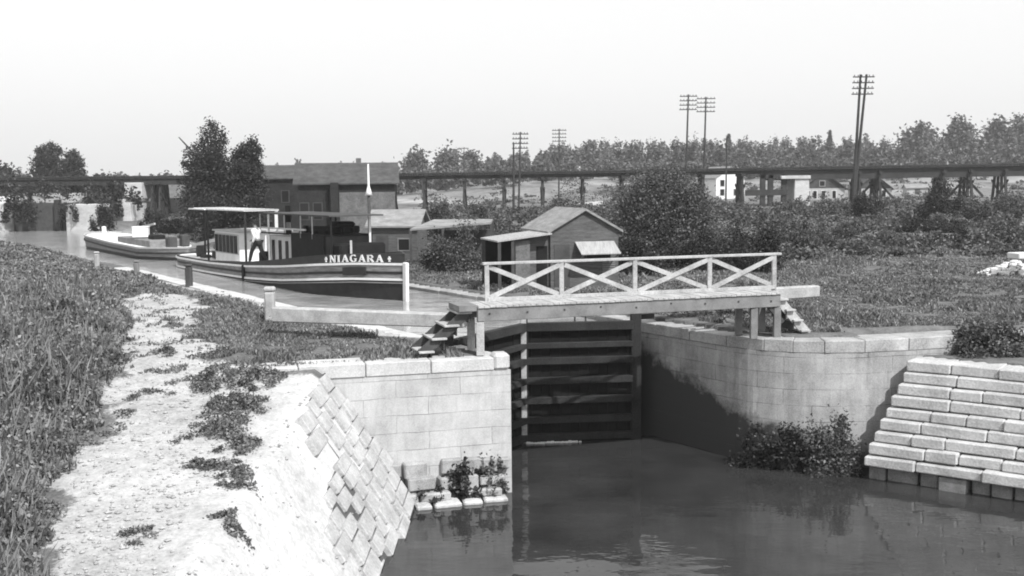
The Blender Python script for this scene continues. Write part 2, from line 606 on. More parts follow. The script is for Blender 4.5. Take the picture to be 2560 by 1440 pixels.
# ------------------------------------------------------------------ water
HL, MI, HR = Vector((-1.75, 29.35, 0)), Vector((0.27, 32.8, 0)), Vector((3.75, 33.15, 0))
mb = MB()
cs = [62, 90, 128]
lp = [L(s, canal_sides(s)[0] - 0.3) for s in cs]
rp = [L(s, canal_sides(s)[1] + 0.3) for s in cs]
poly = [HL, MI, HR] + [L(30, 21.72)] + [L(61.9, 21.72)] + rp + lp[::-1] + [L(61.9, 14.68), L(27, 14.68)]
mb.add([(p.x, p.y, WH) for p in poly], [tuple(range(len(poly)))])
tag(mb.build('upper_canal_water', M['water_high']), kind='structure')
mb = MB()
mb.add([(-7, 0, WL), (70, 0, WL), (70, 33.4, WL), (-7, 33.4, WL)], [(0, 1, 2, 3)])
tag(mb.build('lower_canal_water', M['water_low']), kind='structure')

# ------------------------------------------------------------------ walls
def wall_strip(pts, thick, z0, z1, u0=0.0):
    """solid wall whose face follows pts (body lies to the left of the direction of travel); UV in metres"""
    P = [Vector((p[0], p[1], 0)) for p in pts]
    back = []
    for i, p in enumerate(P):
        d0 = (P[i] - P[i - 1]).normalized() if i else (P[1] - P[0]).normalized()
        d1 = (P[i + 1] - P[i]).normalized() if i < len(P) - 1 else d0
        d = (d0 + d1).normalized()
        nrm = Vector((-d.y, d.x, 0))
        k = 1 / max(0.5, nrm.dot(Vector((-d0.y, d0.x, 0))))
        back.append(p + nrm * thick * k)
    mb = MB()
    mb.uv = []
    u = u0
    us = [u]
    for i in range(len(P) - 1):
        u += (P[i + 1] - P[i]).length
        us.append(u)
    for i in range(len(P) - 1):
        a, b, A, B = P[i], P[i + 1], back[i], back[i + 1]

        def q(p0, p1, p2, p3, uv):
            mb.add([p0, p1, p2, p3], [(0, 1, 2, 3)])
            mb.uv += uv
        v = lambda p, z: (p.x, p.y, z)
        q(v(a, z0), v(b, z0), v(b, z1), v(a, z1), [(us[i], z0), (us[i + 1], z0), (us[i + 1], z1), (us[i], z1)])
        q(v(a, z1), v(b, z1), v(B, z1), v(A, z1), [(us[i], z1), (us[i + 1], z1), (us[i + 1], z1 + thick), (us[i], z1 + thick)])
        q(v(B, z0), v(A, z0), v(A, z1), v(B, z1), [(us[i + 1], z0), (us[i], z0), (us[i], z1), (us[i + 1], z1)])
    for a, A in ((P[0], back[0]), (P[-1], back[-1])):
        mb.add([(a.x, a.y, z0), (A.x, A.y, z0), (A.x, A.y, z1), (a.x, a.y, z1)], [(0, 1, 2, 3)])
        mb.uv += [(0, z0), (thick, z0), (thick, z1), (0, z1)]
    return mb


CL = L(23.0, 14.7)
EL = Vector((-6.7, 25.6, 0))
# travelling so that the body lies to the left of the direction
left_face = [(EL.x, EL.y), (CL.x, CL.y), L(40, 14.7)[:2], L(62, 14.7)[:2]]
lw_t = thing('lock_wall', 'pale cut stone lock wall left of the gates under the foot of the bridge', 'wall', (CL.x, CL.y, -4))
wall_strip(left_face, 0.9, -5.0, -0.34).build('masonry', M['stone'], lw_t)


def off_poly(pts, d):
    P = [Vector((p[0], p[1], 0)) for p in pts]
    out = []
    for i, p in enumerate(P):
        d0 = (P[i] - P[i - 1]).normalized() if i else (P[1] - P[0]).normalized()
        d1 = (P[i + 1] - P[i]).normalized() if i < len(P) - 1 else d0
        dd = (d0 + d1).normalized()
        nrm = Vector((-dd.y, dd.x, 0))
        out.append(p + nrm * d / max(0.5, nrm.dot(Vector((-d0.y, d0.x, 0)))))
    return out


def coping(pts, width, zt, zb, seg, parent, m, inset=-0.03):
    """course of coping stones, each with its own slight height and gap, as one course"""
    f = off_poly(pts, inset)
    b = off_poly(pts, width)
    mb = MB()
    for i in range(len(f) - 1):
        ln = (f[i + 1] - f[i]).length
        k = max(1, round(ln / seg))
        for j in range(k):
            a0, a1 = (j + 0.006) / k, (j + 1 - 0.006) / k
            z = zt + random.uniform(-0.02, 0.015)
            e = random.uniform(-0.012, 0.012)
            p0, p1 = f[i].lerp(f[i + 1], a0), f[i].lerp(f[i + 1], a1)
            q0, q1 = b[i].lerp(b[i + 1], a0), b[i].lerp(b[i + 1], a1)
            nn = (q0 - p0).normalized() * e
            p0, p1 = p0 + nn, p1 + nn
            mb.hexa([(p0.x, p0.y, zb), (p1.x, p1.y, zb), (q1.x, q1.y, zb), (q0.x, q0.y, zb),
                     (p0.x, p0.y, z), (p1.x, p1.y, z), (q1.x, q1.y, z), (q0.x, q0.y, z)])
    return mb.build('coping', m, parent, bevel=0.02)


coping([left_face[0], (CL + (EL - CL).normalized() * 0.42)[:2]], 0.93, 0.0, -0.337, 1.5, lw_t, M['coping'])
coping([L(23.4, 14.7)[:2], left_face[2], left_face[3]], 0.75, 0.0, -0.337, 1.6, lw_t, M['coping'])
# rounded corner stone
ed = (EL - CL).normalized()
cp = CL + ed * 0.20 + Vector((-0.1, 0.22, 0))
mb = MB()
mb.box((cp.x + 0.02, cp.y - 0.06, -0.13), (0.42, 0.5, 0.42), math.atan2(-ed.y, -ed.x))
mb.build('corner_stone', M['coping'], lw_t, bevel=0.07)

cpts = [L(27.2, 21.7)[:2], L(22.6, 21.7)[:2], (6.9, 29.85), (7.6, 29.5), (8.4, 29.32), (9.5, 29.35), (10.8, 29.65), (12.8, 30.25), (15, 31)]


def catmull(P, k):
    P = [Vector((p[0], p[1])) for p in P]
    out = []
    for i in range(1, len(P) - 2):
        a, b, c, d = P[i - 1], P[i], P[i + 1], P[i + 2]
        for j in range(k):
            t = j / k
            q = 0.5 * ((2 * b) + (c - a) * t + (2 * a - 5 * b + 4 * c - d) * t * t + (3 * b - a - 3 * c + d) * t ** 3)
            out.append((q.x, q.y))
    return out + [tuple(P[-2]), tuple(P[-1])]


right_face = [L(62, 21.7)[:2], L(27.2, 21.7)[:2]] + catmull(cpts, 5)
rw_t = thing('lock_wall', 'streaked grey lock wall right of the gates, curving out to the stepped wing', 'wall', (6.4, 30.2, -4))
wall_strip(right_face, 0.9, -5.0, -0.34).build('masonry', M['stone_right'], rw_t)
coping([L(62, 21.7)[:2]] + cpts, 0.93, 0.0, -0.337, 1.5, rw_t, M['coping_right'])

# rubble footing under the left wall
ft = thing('rubble_footing', 'broken wet stones at the foot of the left lock wall', 'stones', (-2, 26.7, -3.5))
nrm = Vector((-ed.y, ed.x, 0))
if nrm.y > 0: nrm = -nrm
mb = MB()
for row, (z0, h, pr) in enumerate(((-2.86, 0.40, 0.10), (-3.22, 0.36, 0.22), (-3.50, 0.28, 0.36))):
    d = 0.05 + row * 0.13
    while d < 3.6:
        ln = random.uniform(0.3, 0.95)
        if random.random() < 0.82:
            c = CL + ed * (d + ln / 2) + nrm * (pr / 2 + random.uniform(-0.06, 0.09))
            mb.box((c.x, c.y, z0 + h / 2 + random.uniform(-0.05, 0.04)), (ln * random.uniform(0.8, 0.97), pr + 0.25, h * random.uniform(0.65, 1.0)), math.atan2(-ed.y, -ed.x) + random.uniform(-0.15, 0.15))
        d += ln
mb.build('loose_stones', M['block_wet'], ft, bevel=0.035)
mb = MB()
for d, ln in ((0.25, 0.62), (0.9, 0.5), (1.45, 0.7), (2.2, 0.4)):
    c = CL + ed * (d + ln / 2) + nrm * (0.46 + random.uniform(-.08, .08))
    mb.box((c.x, c.y, -3.47 + random.uniform(-.03, .03)), (ln * .96, random.uniform(.55, .75), 0.14), math.atan2(-ed.y, -ed.x) + random.uniform(-.1, .1))
mb.build('footing_ledge', M['block'], ft, bevel=0.04)

# paved wing on the left bank (sloping stone facing)
wing = thing('wing_wall', 'sloping pale stone facing on the left bank below the lock wall', 'wall', (-3.7, 24, -2))
sl = Vector((1, 0, -1.55)).normalized()
nf = Vector((1.55, 0, 1)).normalized()
mb = MB()
jb_ = MB()
d0 = 0.10
i = 0
while d0 < 3.75:
    ch = random.uniform(0.30, 0.50)
    y = 26.42 + 0.08 * d0 - random.uniform(0, .5)
    yend = 24.2 - 1.6 * d0 + random.uniform(-0.4, 0.4) if d0 < 1.7 else 21.3 + random.uniform(-0.5, 0.4)
    ytop = y
    while y > yend:
        ln = random.uniform(0.45, 1.35)
        y1 = y - ln
        if random.random() < (0.985 if y > yend + 1.0 else 0.85):
            hh = random.uniform(-0.02, 0.025)
            zb = float(path_z(np.array([(y + y1) / 2]))[0])
            base = Vector((BANKX, 0, zb))
            gp = 0.012
            pa = base + sl * (d0 + gp); pb = base + sl * (d0 + ch - gp)
            ja, jb, jc = random.uniform(-0.02, 0.02), random.uniform(-0.02, 0.02), random.uniform(-.012, .012)
            lo, hi = nf * -0.25, nf * (0.075 + hh)
            P = []
            for o in (lo, hi):
                P += [pa + o + Vector((0, y1 + gp + ja, 0)), pb + o + sl * jc + Vector((0, y1 + gp + jb, 0)), pb + o + sl * jc + Vector((0, y - gp + jb * .5, 0)), pa + o + Vector((0, y - gp + ja * .5, 0))]
            mb.hexa(P)
        y = y1
    zb0, zb1 = float(path_z(np.array([ytop]))[0]), float(path_z(np.array([max(y1, yend) + .3]))[0])
    q = []
    for o in (nf * -0.25, nf * 0.035):
        for yy, zb, dd in ((yend + .35, zb1, d0), (yend + .35, zb1, d0 + ch), (ytop, zb0, d0 + ch), (ytop, zb0, d0)):
            v = Vector((BANKX, yy, zb)) + sl * dd + o
            q.append(v)
    jb_.hexa(q)
    d0 += ch
    i += 1
jb_.build('joint_bed', M['joint'], wing)
mb.build('facing_blocks', M['facing'], wing, bevel=0.014)

# stepped courses on the right
rwing = thing('wing_wall', 'stepped courses of long pale stone blocks right of the basin', 'wall', (11, 28, -3))
al, inn = Vector((0.797, -0.604, 0)), Vector((0.604, 0.797, 0))
b0 = Vector((9.15, 28.12, 0))
for i in range(9):
    mb = MB()
    z0 = -3.12 + i * 0.29
    st = b0 + al * (0.07 * i - random.uniform(0, 0.05)) + inn * (0.205 * i)
    d = 0.0
    while d < 11:
        ln = random.uniform(0.8, 1.7)
        j = random.uniform(-0.06, 0.06)
        p = st + al * (d + 0.008) + inn * j
        q = st + al * (d + ln - 0.008) + inn * (j + random.uniform(-0.02, 0.02))
        k = inn * (2.8 - 0.205 * i)
        zt = z0 + 0.275 + random.uniform(-0.02, 0.012)
        sk1, sk2 = random.uniform(-.028, .01), random.uniform(-.028, .01)
        mb.hexa([(p.x, p.y, z0), (q.x, q.y, z0), (q.x + k.x, q.y + k.y, z0), (p.x + k.x, p.y + k.y, z0),
                 (p.x + inn.x * random.uniform(0, .05), p.y + inn.y * .02, zt + sk1), (q.x + inn.x * random.uniform(0, .05), q.y + inn.y * .02, zt + sk2), (q.x + k.x, q.y + k.y, zt), (p.x + k.x, p.y + k.y, zt)])
        d += ln
    mb.build('course', M['block'], rwing, bevel=0.03)
mb = MB()
st = b0 + inn * 0.28
d = 0.05
while d < 11:
    ln = random.uniform(0.4, 0.9)
    p, q = st + al * d, st + al * (d + ln * 0.9)
    j = random.uniform(-0.1, 0.22)
    p, q = p - inn * j, q - inn * j
    k = inn * 1.5
    mb.hexa([(p.x, p.y, -4.2), (q.x, q.y, -4.2), (q.x + k.x, q.y + k.y, -4.2), (p.x + k.x, p.y + k.y, -4.2),
             (p.x, p.y, -3.16), (q.x, q.y, -3.16), (q.x + k.x, q.y + k.y, -3.16), (p.x + k.x, p.y + k.y, -3.16)])
    d += ln
mb.build('footing', M['block_dark'], rwing, bevel=0.03)

# ------------------------------------------------------------------ lock gates
def gate_leaf(label, heel, mitre, proud, beam_pts, light_post):
    t = thing('lock_gate', label, 'lock gate', (heel.x, heel.y, -4))
    d = (mitre - heel).normalized()
    up = Vector((0, 0, 1))
    nn = Vector((-d.y, d.x, 0))
    if nn.y > 0: nn = -nn               # downstream, towards the camera
    ln = (mitre - heel).length
    mb = MB()
    k = max(6, int(ln / 0.28))
    for i in range(k):                  # upright planking
        a, b = heel + d * (ln * i / k + 0.004), heel + d * (ln * (i + 1) / k - 0.004)
        e = nn * random.uniform(-0.012, 0.012)
        mb.beam(Vector((0, 0, -2.3)) + a + e, Vector((0, 0, -2.3)) + b + e, 0.09, 4.7 + random.uniform(-0.05, 0.03))
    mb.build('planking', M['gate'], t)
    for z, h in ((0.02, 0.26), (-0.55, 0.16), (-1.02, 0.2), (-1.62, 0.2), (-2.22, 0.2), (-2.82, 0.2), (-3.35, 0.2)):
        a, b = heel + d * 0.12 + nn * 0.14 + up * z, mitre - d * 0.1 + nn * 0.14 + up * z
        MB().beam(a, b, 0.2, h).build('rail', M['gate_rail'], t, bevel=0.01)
    MB().beam(heel + up * -4.6, heel + up * 0.42, 0.32, 0.32, (0, 1, 0)).build('heel_post', M['gate_rail'], t, bevel=0.03)
    pp = mitre - d * 0.09
    MB().beam(pp + up * -4.6 + nn * 0.12, pp + up * 0.28 + nn * 0.12, 0.17, 0.2, (0, 1, 0)).build('mitre_post', M['timber'] if light_post else M['gate_rail'], t, bevel=0.015)
    p, q, h0, h1, wd = beam_pts
    bm = MB()
    p, q = Vector(p), Vector(q)
    sdv = Vector((-(q - p).y, (q - p).x, 0)).normalized() * wd / 2
    bm.hexa([p - sdv, q - sdv, q + sdv, p + sdv, p - sdv + up * h0, q - sdv + up * h1, q + sdv + up * h1, p + sdv + up * h0])
    bm.build('balance_beam', M['timber'], t, bevel=0.03)
    return t


gl = gate_leaf('left lock gate leaf half hidden by the stone wall, with long pale balance beam', HL, MI, 1,
               (tuple(atz(688, 803, 0.42)), (-1.3, 29.75, 0.42), 0.42, 0.36, 0.42), True)
gr = gate_leaf('dark wet lock gate leaf facing us under the footbridge', HR, MI, 1,
               ((3.3, 33.2, 0.42), (9.75, 34.9, 0.62), 0.45, 0.36, 0.36), False)
# paddle gear rods standing up on the right leaf
for px in (1437, 1464):
    p = atd(px, 815, 33.0)
    MB().beam((p.x, p.y, 0.0), (p.x, p.y, 0.45), 0.05, 0.05, (0, 1, 0)).build('paddle_rod', M['pole'], gr)
p = atd(1598, 815, 33.3)
mb = MB().box((p.x + 0.15, p.y + 0.3, 0.19), (0.7, 0.12, 0.16), R(10))
mb.build('anchor_strap', M['pole'], gr)
# leaking seam, white water at the sill
fm = thing('leak_spray', 'thin line of white foam where the closed gate leaks at the water', 'foam', (1, 32.6, WL))
mb = MB()
for a in np.linspace(0.05, 0.5, 16):
    c = MI.lerp(HR, a)
    mb.box((c.x, c.y - 0.36 + random.uniform(-.04, .04), WL + 0.02), (random.uniform(.08, .2), random.uniform(0.04, .14), random.uniform(0.05, .09)), random.uniform(-.3, .3))
mb.build('foam', M['foam'], fm, bevel=0.02)

# ------------------------------------------------------------------ footbridge
fb = thing('footbridge', 'white timber footbridge with one crossed railing and steps over the lock', 'bridge', (3, 28.7, 0))
A, B = Vector((-0.86, 27.35, 0)), Vector((7.38, 30.0, 0))
e = (B - A).normalized()
pn = Vector((-e.y, e.x, 0))             # to the far side
LB = (B - A).length
DW, DZ = 1.05, 1.26
up = Vector((0, 0, 1))
mb = MB()
k = 56
for i in range(k):
    a0 = LB * i / k
    c = A + e * (a0 + LB / k / 2) + pn * (DW / 2) + up * (DZ - 0.025 + random.uniform(-0.006, 0.006))
    mb.box(c, (LB / k - 0.012, DW + 0.08, 0.05), math.atan2(e.y, e.x))
mb.build('deck', M['timber'], fb)
for off in (0.07, DW - 0.07):
    MB().beam(A + pn * off + up * (DZ - 0.225), B + pn * off + up * (DZ - 0.225), 0.14, 0.34).build('stringer', M['timber_mid'], fb, bevel=0.01)


def along(px, off, z):                  # distance along the bridge at which that offset line projects to px
    lo, hi = -2.0, LB + 2
    for _ in range(40):
        md = (lo + hi) / 2
        v = CAM_M.inverted() @ (A + e * md + pn * off + up * z)
        if v.x / -v.z * FPX + 1280 < px: lo = md
        else: hi = md
    return (lo + hi) / 2


pos = [along(px, DW, 1.7) for px in (1217, 1403, 1586, 1772, 1934)]
RT = 2.25
for a in pos:
    p = A + e * a + pn * (DW - 0.03)
    MB().beam(p + up * (DZ - 0.3), p + up * (RT - 0.04) + e * random.uniform(-.018, .018), 0.12, 0.12, (0, 1, 0)).build('post', M['timber'], fb, bevel=0.01)
MB().beam(A + e * (pos[0] - 0.12) + pn * (DW - 0.03) + up * (RT - 0.005), A + e * (pos[-1] + 0.2) + pn * (DW - 0.03) + up * (RT - 0.005), 0.15, 0.07).build('handrail', M['timber'], fb, bevel=0.01)
MB().beam(A + e * pos[0] + pn * (DW - 0.105) + up * (DZ + 0.05), A + e * pos[-1] + pn * (DW - 0.105) + up * (DZ + 0.05), 0.04, 0.10).build('kickboard', M['timber'], fb, bevel=0.005)
for i in range(4):
    a, b = pos[i] + 0.07, pos[i + 1] - 0.07
    for j, (z0, z1) in enumerate(((RT - 0.10, DZ + 0.10), (DZ + 0.10, RT - 0.10))):
        q = pn * (DW - 0.06 + (0.045 if j == (0 if i != 1 else 1) else -0.005))
        MB().beam(A + e * a + q + up * z0, A + e * b + q + up * z1, 0.04, 0.12, (0, 0, 1)).build('brace', M['timber'], fb)
# legs
for a, off in ((0.08, 0.1), (0.08, DW - 0.1)):
    p = A + e * a + pn * off
    MB().beam(p + up * 0.0, p + up * (DZ - 0.41), 0.2, 0.2, (0, 1, 0)).build('leg', M['timber'], fb, bevel=0.012)
for px, off, z in ((1884, 0.12, 0.5), (1942, 0.12, 0.5)):
    p = A + e * along(px, off, z) + pn * off
    MB().beam(p + up * 0.0, p + up * (DZ - 0.41), 0.19, 0.19, (0, 1, 0)).build('leg', M['timber_mid'], fb, bevel=0.012)
    p = p + pn * (DW - 0.24)
    MB().beam(p + up * 0.0, p + up * (DZ - 0.41), 0.19, 0.19, (0, 1, 0)).build('leg', M['timber_mid'], fb, bevel=0.012)
p0 = A + e * along(1905, 0.5, 0.9) + pn * 0.12
MB().beam(p0 + up * 0.86, p0 + e * 0.42 + up * 0.42, 0.1, 0.12).build('knee_brace', M['timber_dark'], fb)

for a in np.linspace(0.3, LB - 0.3, 9):
    MB().box(A + e * a + pn * -0.003 + up * (DZ - 0.2 + random.uniform(-.06, .06)), (0.045, 0.02, 0.045), math.atan2(e.y, e.x)).build('bolt_head', M['pole'], fb)
# steps
def stairs(p0, d, width_dir, wd, n, run, z0, z1, m_str, name_lab):
    for off in (0.12, wd - 0.12):
        a = p0 + width_dir * off + up * (z0 - 0.12)
        b = p0 + width_dir * off + d * (run * (n + 0.1)) + up * (z1 + 0.02)
        MB().beam(a, b, 0.06, 0.26).build('stair_stringer', m_str, fb)
    for i in range(n):
        z = z0 + (z1 - z0) * (i + 0.75) / n
        c = p0 + d * (run * (i + 0.55)) + width_dir * (wd / 2)
        mb = MB()
        mb.box((c.x, c.y, z + 0.06), (run + 0.06, wd + 0.06, 0.05), math.atan2(d.y, d.x))
        mb.build('tread', M['timber'], fb, bevel=0.006)
        mb = MB()
        c2 = c - d * (run * 0.42)
        mb.box((c2.x, c2.y, z - 0.09), (0.03, wd - 0.14, 0.23), math.atan2(d.y, d.x))
        mb.build('riser', M['timber_dark'], fb)


sdir = Vector((-0.95, -0.31, 0)).normalized()
stairs(A - e * 0.12 + pn * 0.18, sdir, Vector((sdir.y, -sdir.x, 0)) * 1.0, 1.0, 4, 0.33, DZ, 0.0, M['timber_dark'], '')
mb = MB()
c = A - e * 0.22 + pn * (DW / 2 + 0.05)
mb.box((c.x, c.y, DZ - 0.06), (0.5, DW, 0.14), math.atan2(e.y, e.x))
mb.build('landing', M['timber_mid'], fb)
p0 = B + e * 0.02 + pn * 0.1
stairs(p0, e, pn, DW - 0.15, 4, 0.24, DZ - 0.05, 0.0, M['timber'], '')

# ------------------------------------------------------------------ foliage builders
def quad_mesh(name, verts, rnd, m, parent=None):
    off = root_loc(parent)
    n = len(verts) // 4
    me = bpy.data.meshes.new(name)
    me.vertices.add(n * 4)
    me.vertices.foreach_set('co', (verts - np.array(off)).astype(np.float32).ravel())
    me.loops.add(n * 4)
    me.loops.foreach_set('vertex_index', np.arange(n * 4, dtype=np.int32))
    me.polygons.add(n)
    me.polygons.foreach_set('loop_start', np.arange(0, n * 4, 4, dtype=np.int32))
    me.polygons.foreach_set('loop_total', np.full(n, 4, np.int32))
    me.update(calc_edges=True)
    a = me.attributes.new('rnd', 'FLOAT', 'FACE')
    a.data.foreach_set('value', rnd.astype(np.float32))
    me.materials.append(m)
    o = bpy.data.objects.new(name, me)
    COL.objects.link(o)
    o.parent = parent
    return o


def unit(n):
    v = rng.normal(size=(n, 3))
    return v / np.linalg.norm(v, axis=1, keepdims=True)


def leaf_quads(c, size, flat=0.5):
    """diamond leaves of random orientation at points c"""
    n = len(c)
    a = unit(n)
    a[:, 2] *= flat
    a /= np.linalg.norm(a, axis=1, keepdims=True)
    b = np.cross(a, unit(n))
    b /= np.linalg.norm(b, axis=1, keepdims=True) + 1e-9
    sz = (size * rng.uniform(0.6, 1.4, n))[:, None]
    v = np.stack([c - a * sz * .5, c + b * sz * .3, c + a * sz * .5, c - b * sz * .3], 1)
    return v.reshape(-1, 3)


def lobes_points(center, rx, ry, h, n, lobes, spread=0.34, low=0.0):
    """points scattered through an uneven crown built of lobes"""
    u = unit(lobes)
    u[:, 2] = np.abs(u[:, 2]) * 1.0 + low
    r = rng.uniform(0.35, 1.0, lobes)[:, None]
    lc = u * r
    lr = rng.uniform(0.16, spread, lobes)
    k = rng.integers(0, lobes, n)
    p = lc[k] + np.where(rng.random(n) < 0.65, 1, 0)[:, None] * unit(n) * (lr[k] * rng.uniform(0.35, 1.0, n) ** 0.6)[:, None] + rng.normal(size=(n, 3)) * 0.075
    p[:, 2] = np.maximum(p[:, 2], 0.0 + 0.04 * rng.random(n))
    return np.array(center) + p * np.array([rx, ry, h * 0.9])


def bush(label, x, y, rx, ry, h, n, leaf=0.16, m='leaf', z=None, cat='bush', group=None, name='bush', stems=True, lobes=22):
    z = gz(x, y) if z is None else z
    t = thing(name, label, cat, (x, y, z), group)
    p = lobes_points((x, y, z), rx, ry, h, n, lobes)
    quad_mesh('foliage', leaf_quads(p, leaf, 0.7), rng.random(n), M[m], t)
    if stems:
        mb = MB()
        for i in range(5):
            an = random.uniform(0, 6.28)
            q = (x + math.cos(an) * rx * 0.5, y + math.sin(an) * ry * 0.5, z + h * random.uniform(0.45, 0.75))
            mb.tube([(x + random.uniform(-.1, .1), y + random.uniform(-.1, .1), z - 0.1), ((x + q[0]) / 2 + random.uniform(-.1, .1), (y + q[1]) / 2, (z + q[2]) / 2 + 0.1), q], [0.03 * h ** .5, 0.02 * h ** .5, 0.006], 5)
        mb.build('stem', M['bark'], t)
    return t


def tree(label, x, y, h, crown_r, n, leaf, m='leaf', z=None, group=None, trunk_h=0.25, clusters=26, cat='tree', name='tree', lean=0.0, shape=1.0, cl=0.24):
    z = gz(x, y) if z is None else z
    t = thing(name, label, cat, (x, y, z), group)
    mb = MB()
    top = Vector((x + lean * h, y, z + h * 0.9))
    r0 = 0.022 * h + 0.03
    base = Vector((x, y, z - 0.2))
    mid = base.lerp(top, 0.5) + Vector((random.uniform(-.1, .1) * crown_r, 0, 0))
    mb.tube([base, base.lerp(mid, 0.5), mid, top], [r0 * 1.2, r0 * 0.9, r0 * 0.6, r0 * 0.1], 7)
    P = []
    for i in range(clusters):
        f = (i + 0.5) / clusters
        hh = trunk_h + (1 - trunk_h) * f
        prof = math.sin(math.pi * (0.18 + 0.80 * f)) ** shape
        an = i * 2.4 + random.uniform(-.4, .4)
        rr = crown_r * prof * random.uniform(0.45, 1.0)
        tip = Vector((x + lean * h * hh + math.cos(an) * rr, y + math.sin(an) * rr, z + h * hh * random.uniform(0.94, 1.02)))
        st = base.lerp(mid, 2 * (hh * 0.7)) if hh * 0.7 < .5 else mid.lerp(top, 2 * (hh * 0.7) - 1)
        mb.tube([st, st.lerp(tip, 0.55) + Vector((0, 0, 0.04 * h)), tip], [r0 * 0.4 * (1.1 - f), r0 * 0.22, 0.012 * (h / 6)], 4)
        P.append((tip, crown_r * cl * random.uniform(0.7, 1.35)))
        P.append((st.lerp(tip, 0.6), crown_r * cl * random.uniform(0.7, 1.2)))
    mb.build('trunk', M['bark'], t)
    k = rng.integers(0, len(P), n)
    c = np.array([p[0][:] for p in P])[k]
    rr = np.array([p[1] for p in P])[k]
    pts = c + rng.normal(size=(n, 3)) * (rr * 0.58)[:, None] * np.array([1, 1, 0.85])
    quad_mesh('crown', leaf_quads(pts, leaf, 0.6), rng.random(n), M[m], t)
    return t

# ------------------------------------------------------------------ mooring posts
def mooring(label, px, py_base, h, wd, m, lean=0.0):
    p = atz(px, py_base, 0.05)
    t = thing('mooring_post', label, 'post', p, 'mooring posts along the towpath')
    MB().beam(p - up * 0.4, p + up * (h * 0.86) + Vector((lean, 0, 0)), wd, wd, (0, 1, 0)).build('shaft', m, t, bevel=0.05)
    q = p + up * (h * 0.86) + Vector((lean, 0, 0))
    MB().beam(q, q + up * h * 0.14, wd * 1.12, wd * 1.12, (0, 1, 0)).build('head', m, t, bevel=0.05)


mooring('thick pale post standing at the end of the long balance beam', 676, 803, 1.1, 0.31, M['timber'])
mooring('dark post beside the boat stern near the head of the towpath', 473, 712, 0.92, 0.28, M['timber_dark'])
mooring('grey post in front of the rear boat hull', 342, 688, 0.72, 0.24, M['timber_mid'])
mooring('pale post farthest along the bank, in front of the far boat end', 243, 668, 0.85, 0.24, M['timber'])

# ------------------------------------------------------------------ the boat with the name
BS0, BS1, BT, HB = 37.7, 64.0, 19.3, 1.9
BOWL, STL = 5.0, 3.6
zs_s = [37.5, 40, 42, 46, 50, 56, 64.2]
zs_z = [1.27, 1.22, 1.10, 0.80, 0.58, 0.42, 0.40]


def zr(s): return float(np.interp(s, zs_s, zs_z))


def outline(s0, s1, bt, hb, bl, sl_, n=14):
    """closed hull plan from the stem down the near side, round the stern and back along the far side"""
    pts = []
    for i in range(n + 1):
        q = (i / n) ** 1.3
        pts.append((s0 + bl * q, bt - hb * (1 - (1 - q) ** 1.28)))
    for i in range(1, 13):
        pts.append((s0 + bl + (s1 - sl_ - s0 - bl) * i / 12, bt - hb))
    for i in range(1, n + 1):
        a = math.pi / 2 * i / n
        pts.append((s1 - sl_ + sl_ * math.sin(a), bt - hb * math.cos(a) ** 0.6 if i < n else bt))
    near = pts
    far = [(s, 2 * bt - t) for s, t in reversed(near[1:-1])]
    return near + far


def ring_band(pl, zlo, zhi, grow_lo=1.0, grow_hi=1.0, bt=0, smid=0):
    def gp(s, t, k): return L(smid + (s - smid) * (1 + (k - 1) * 0.15), bt + (t - bt) * k)
    n = len(pl)
    v = []
    for s, t in pl:
        p = gp(s, t, grow_lo); v.append((p.x, p.y, zlo(s)))
    for s, t in pl:
        p = gp(s, t, grow_hi); v.append((p.x, p.y, zhi(s)))
    return v, [(i, i + n, (i + 1) % n + n, (i + 1) % n) for i in range(n)]


def rail_ring(pl, zc, h, out, bt):
    """a rub rail: closed square section following the hull"""
    n = len(pl)
    v, f = [], []
    for k, (dz, g_) in enumerate(((-h / 2, 0.99), (h / 2, 0.99), (h / 2, 1 + out), (-h / 2, 1 + out))):
        for s, t in pl:
            sm_ = 51
            p = L(sm_ + (s - sm_) * (1 + (g_ - 1) * 0.12), bt + (t - bt) * g_)
            v.append((p.x, p.y, zc(s) + dz))
    for k in range(4):
        k2 = (k + 1) % 4
        for i in range(n):
            j = (i + 1) % n
            f.append((k * n + i, k2 * n + i, k2 * n + j, k * n + j))
    return v, f


bt_ = thing('canal_boat', 'long canal boat with its name in white letters on the black bow, in the lock', 'boat', L(50, BT, WH))
pl = outline(BS0, BS1, BT, HB, BOWL, STL)
low = lambda s: zr(s) - 0.60 + 0.12 * max(0.0, min(1.0, (s - 46) / 10))
mb = MB()
v, f = ring_band(pl, lambda s: -0.95, lambda s: low(s), 0.90, 1.0, BT, 51); mb.add(v, f)
mb.build('hull', M['hull_dark'], bt_, smooth=True)
mb = MB()
v, f = ring_band(pl, lambda s: low(s), lambda s: zr(s), 1.0, 1.012, BT, 51); mb.add(v, f)
mb.build('side_planking', M['hull_mid'], bt_, smooth=True)
mb = MB()
v, f = rail_ring(pl, lambda s: low(s) + 0.26, 0.10, 0.022, BT); mb.add(v, f)
mb.build('dark_strake', M['hull_dark'], bt_)
bul = lambda s: zr(s) + float(np.interp(s, [37, 44, 50, 56, 64], [0.42, 0.36, 0.22, 0.12, 0.12]))
mb = MB()
v, f = ring_band(pl, lambda s: zr(s), bul, 1.012, 1.02, BT, 51); mb.add(v, f)
v2, f2 = ring_band(pl, lambda s: zr(s), bul, 0.965, 0.965, BT, 51); mb.add(v2, [tuple(reversed(q)) for q in f2])
n_ = len(pl)
o_ = len(mb.v) - 2 * n_
for i in range(n_):
    j = (i + 1) % n_
    mb.f.append((n_ + i, o_ + n_ + i, o_ + n_ + j, n_ + j))
mb.build('bulwark', M['bulwark'], bt_)
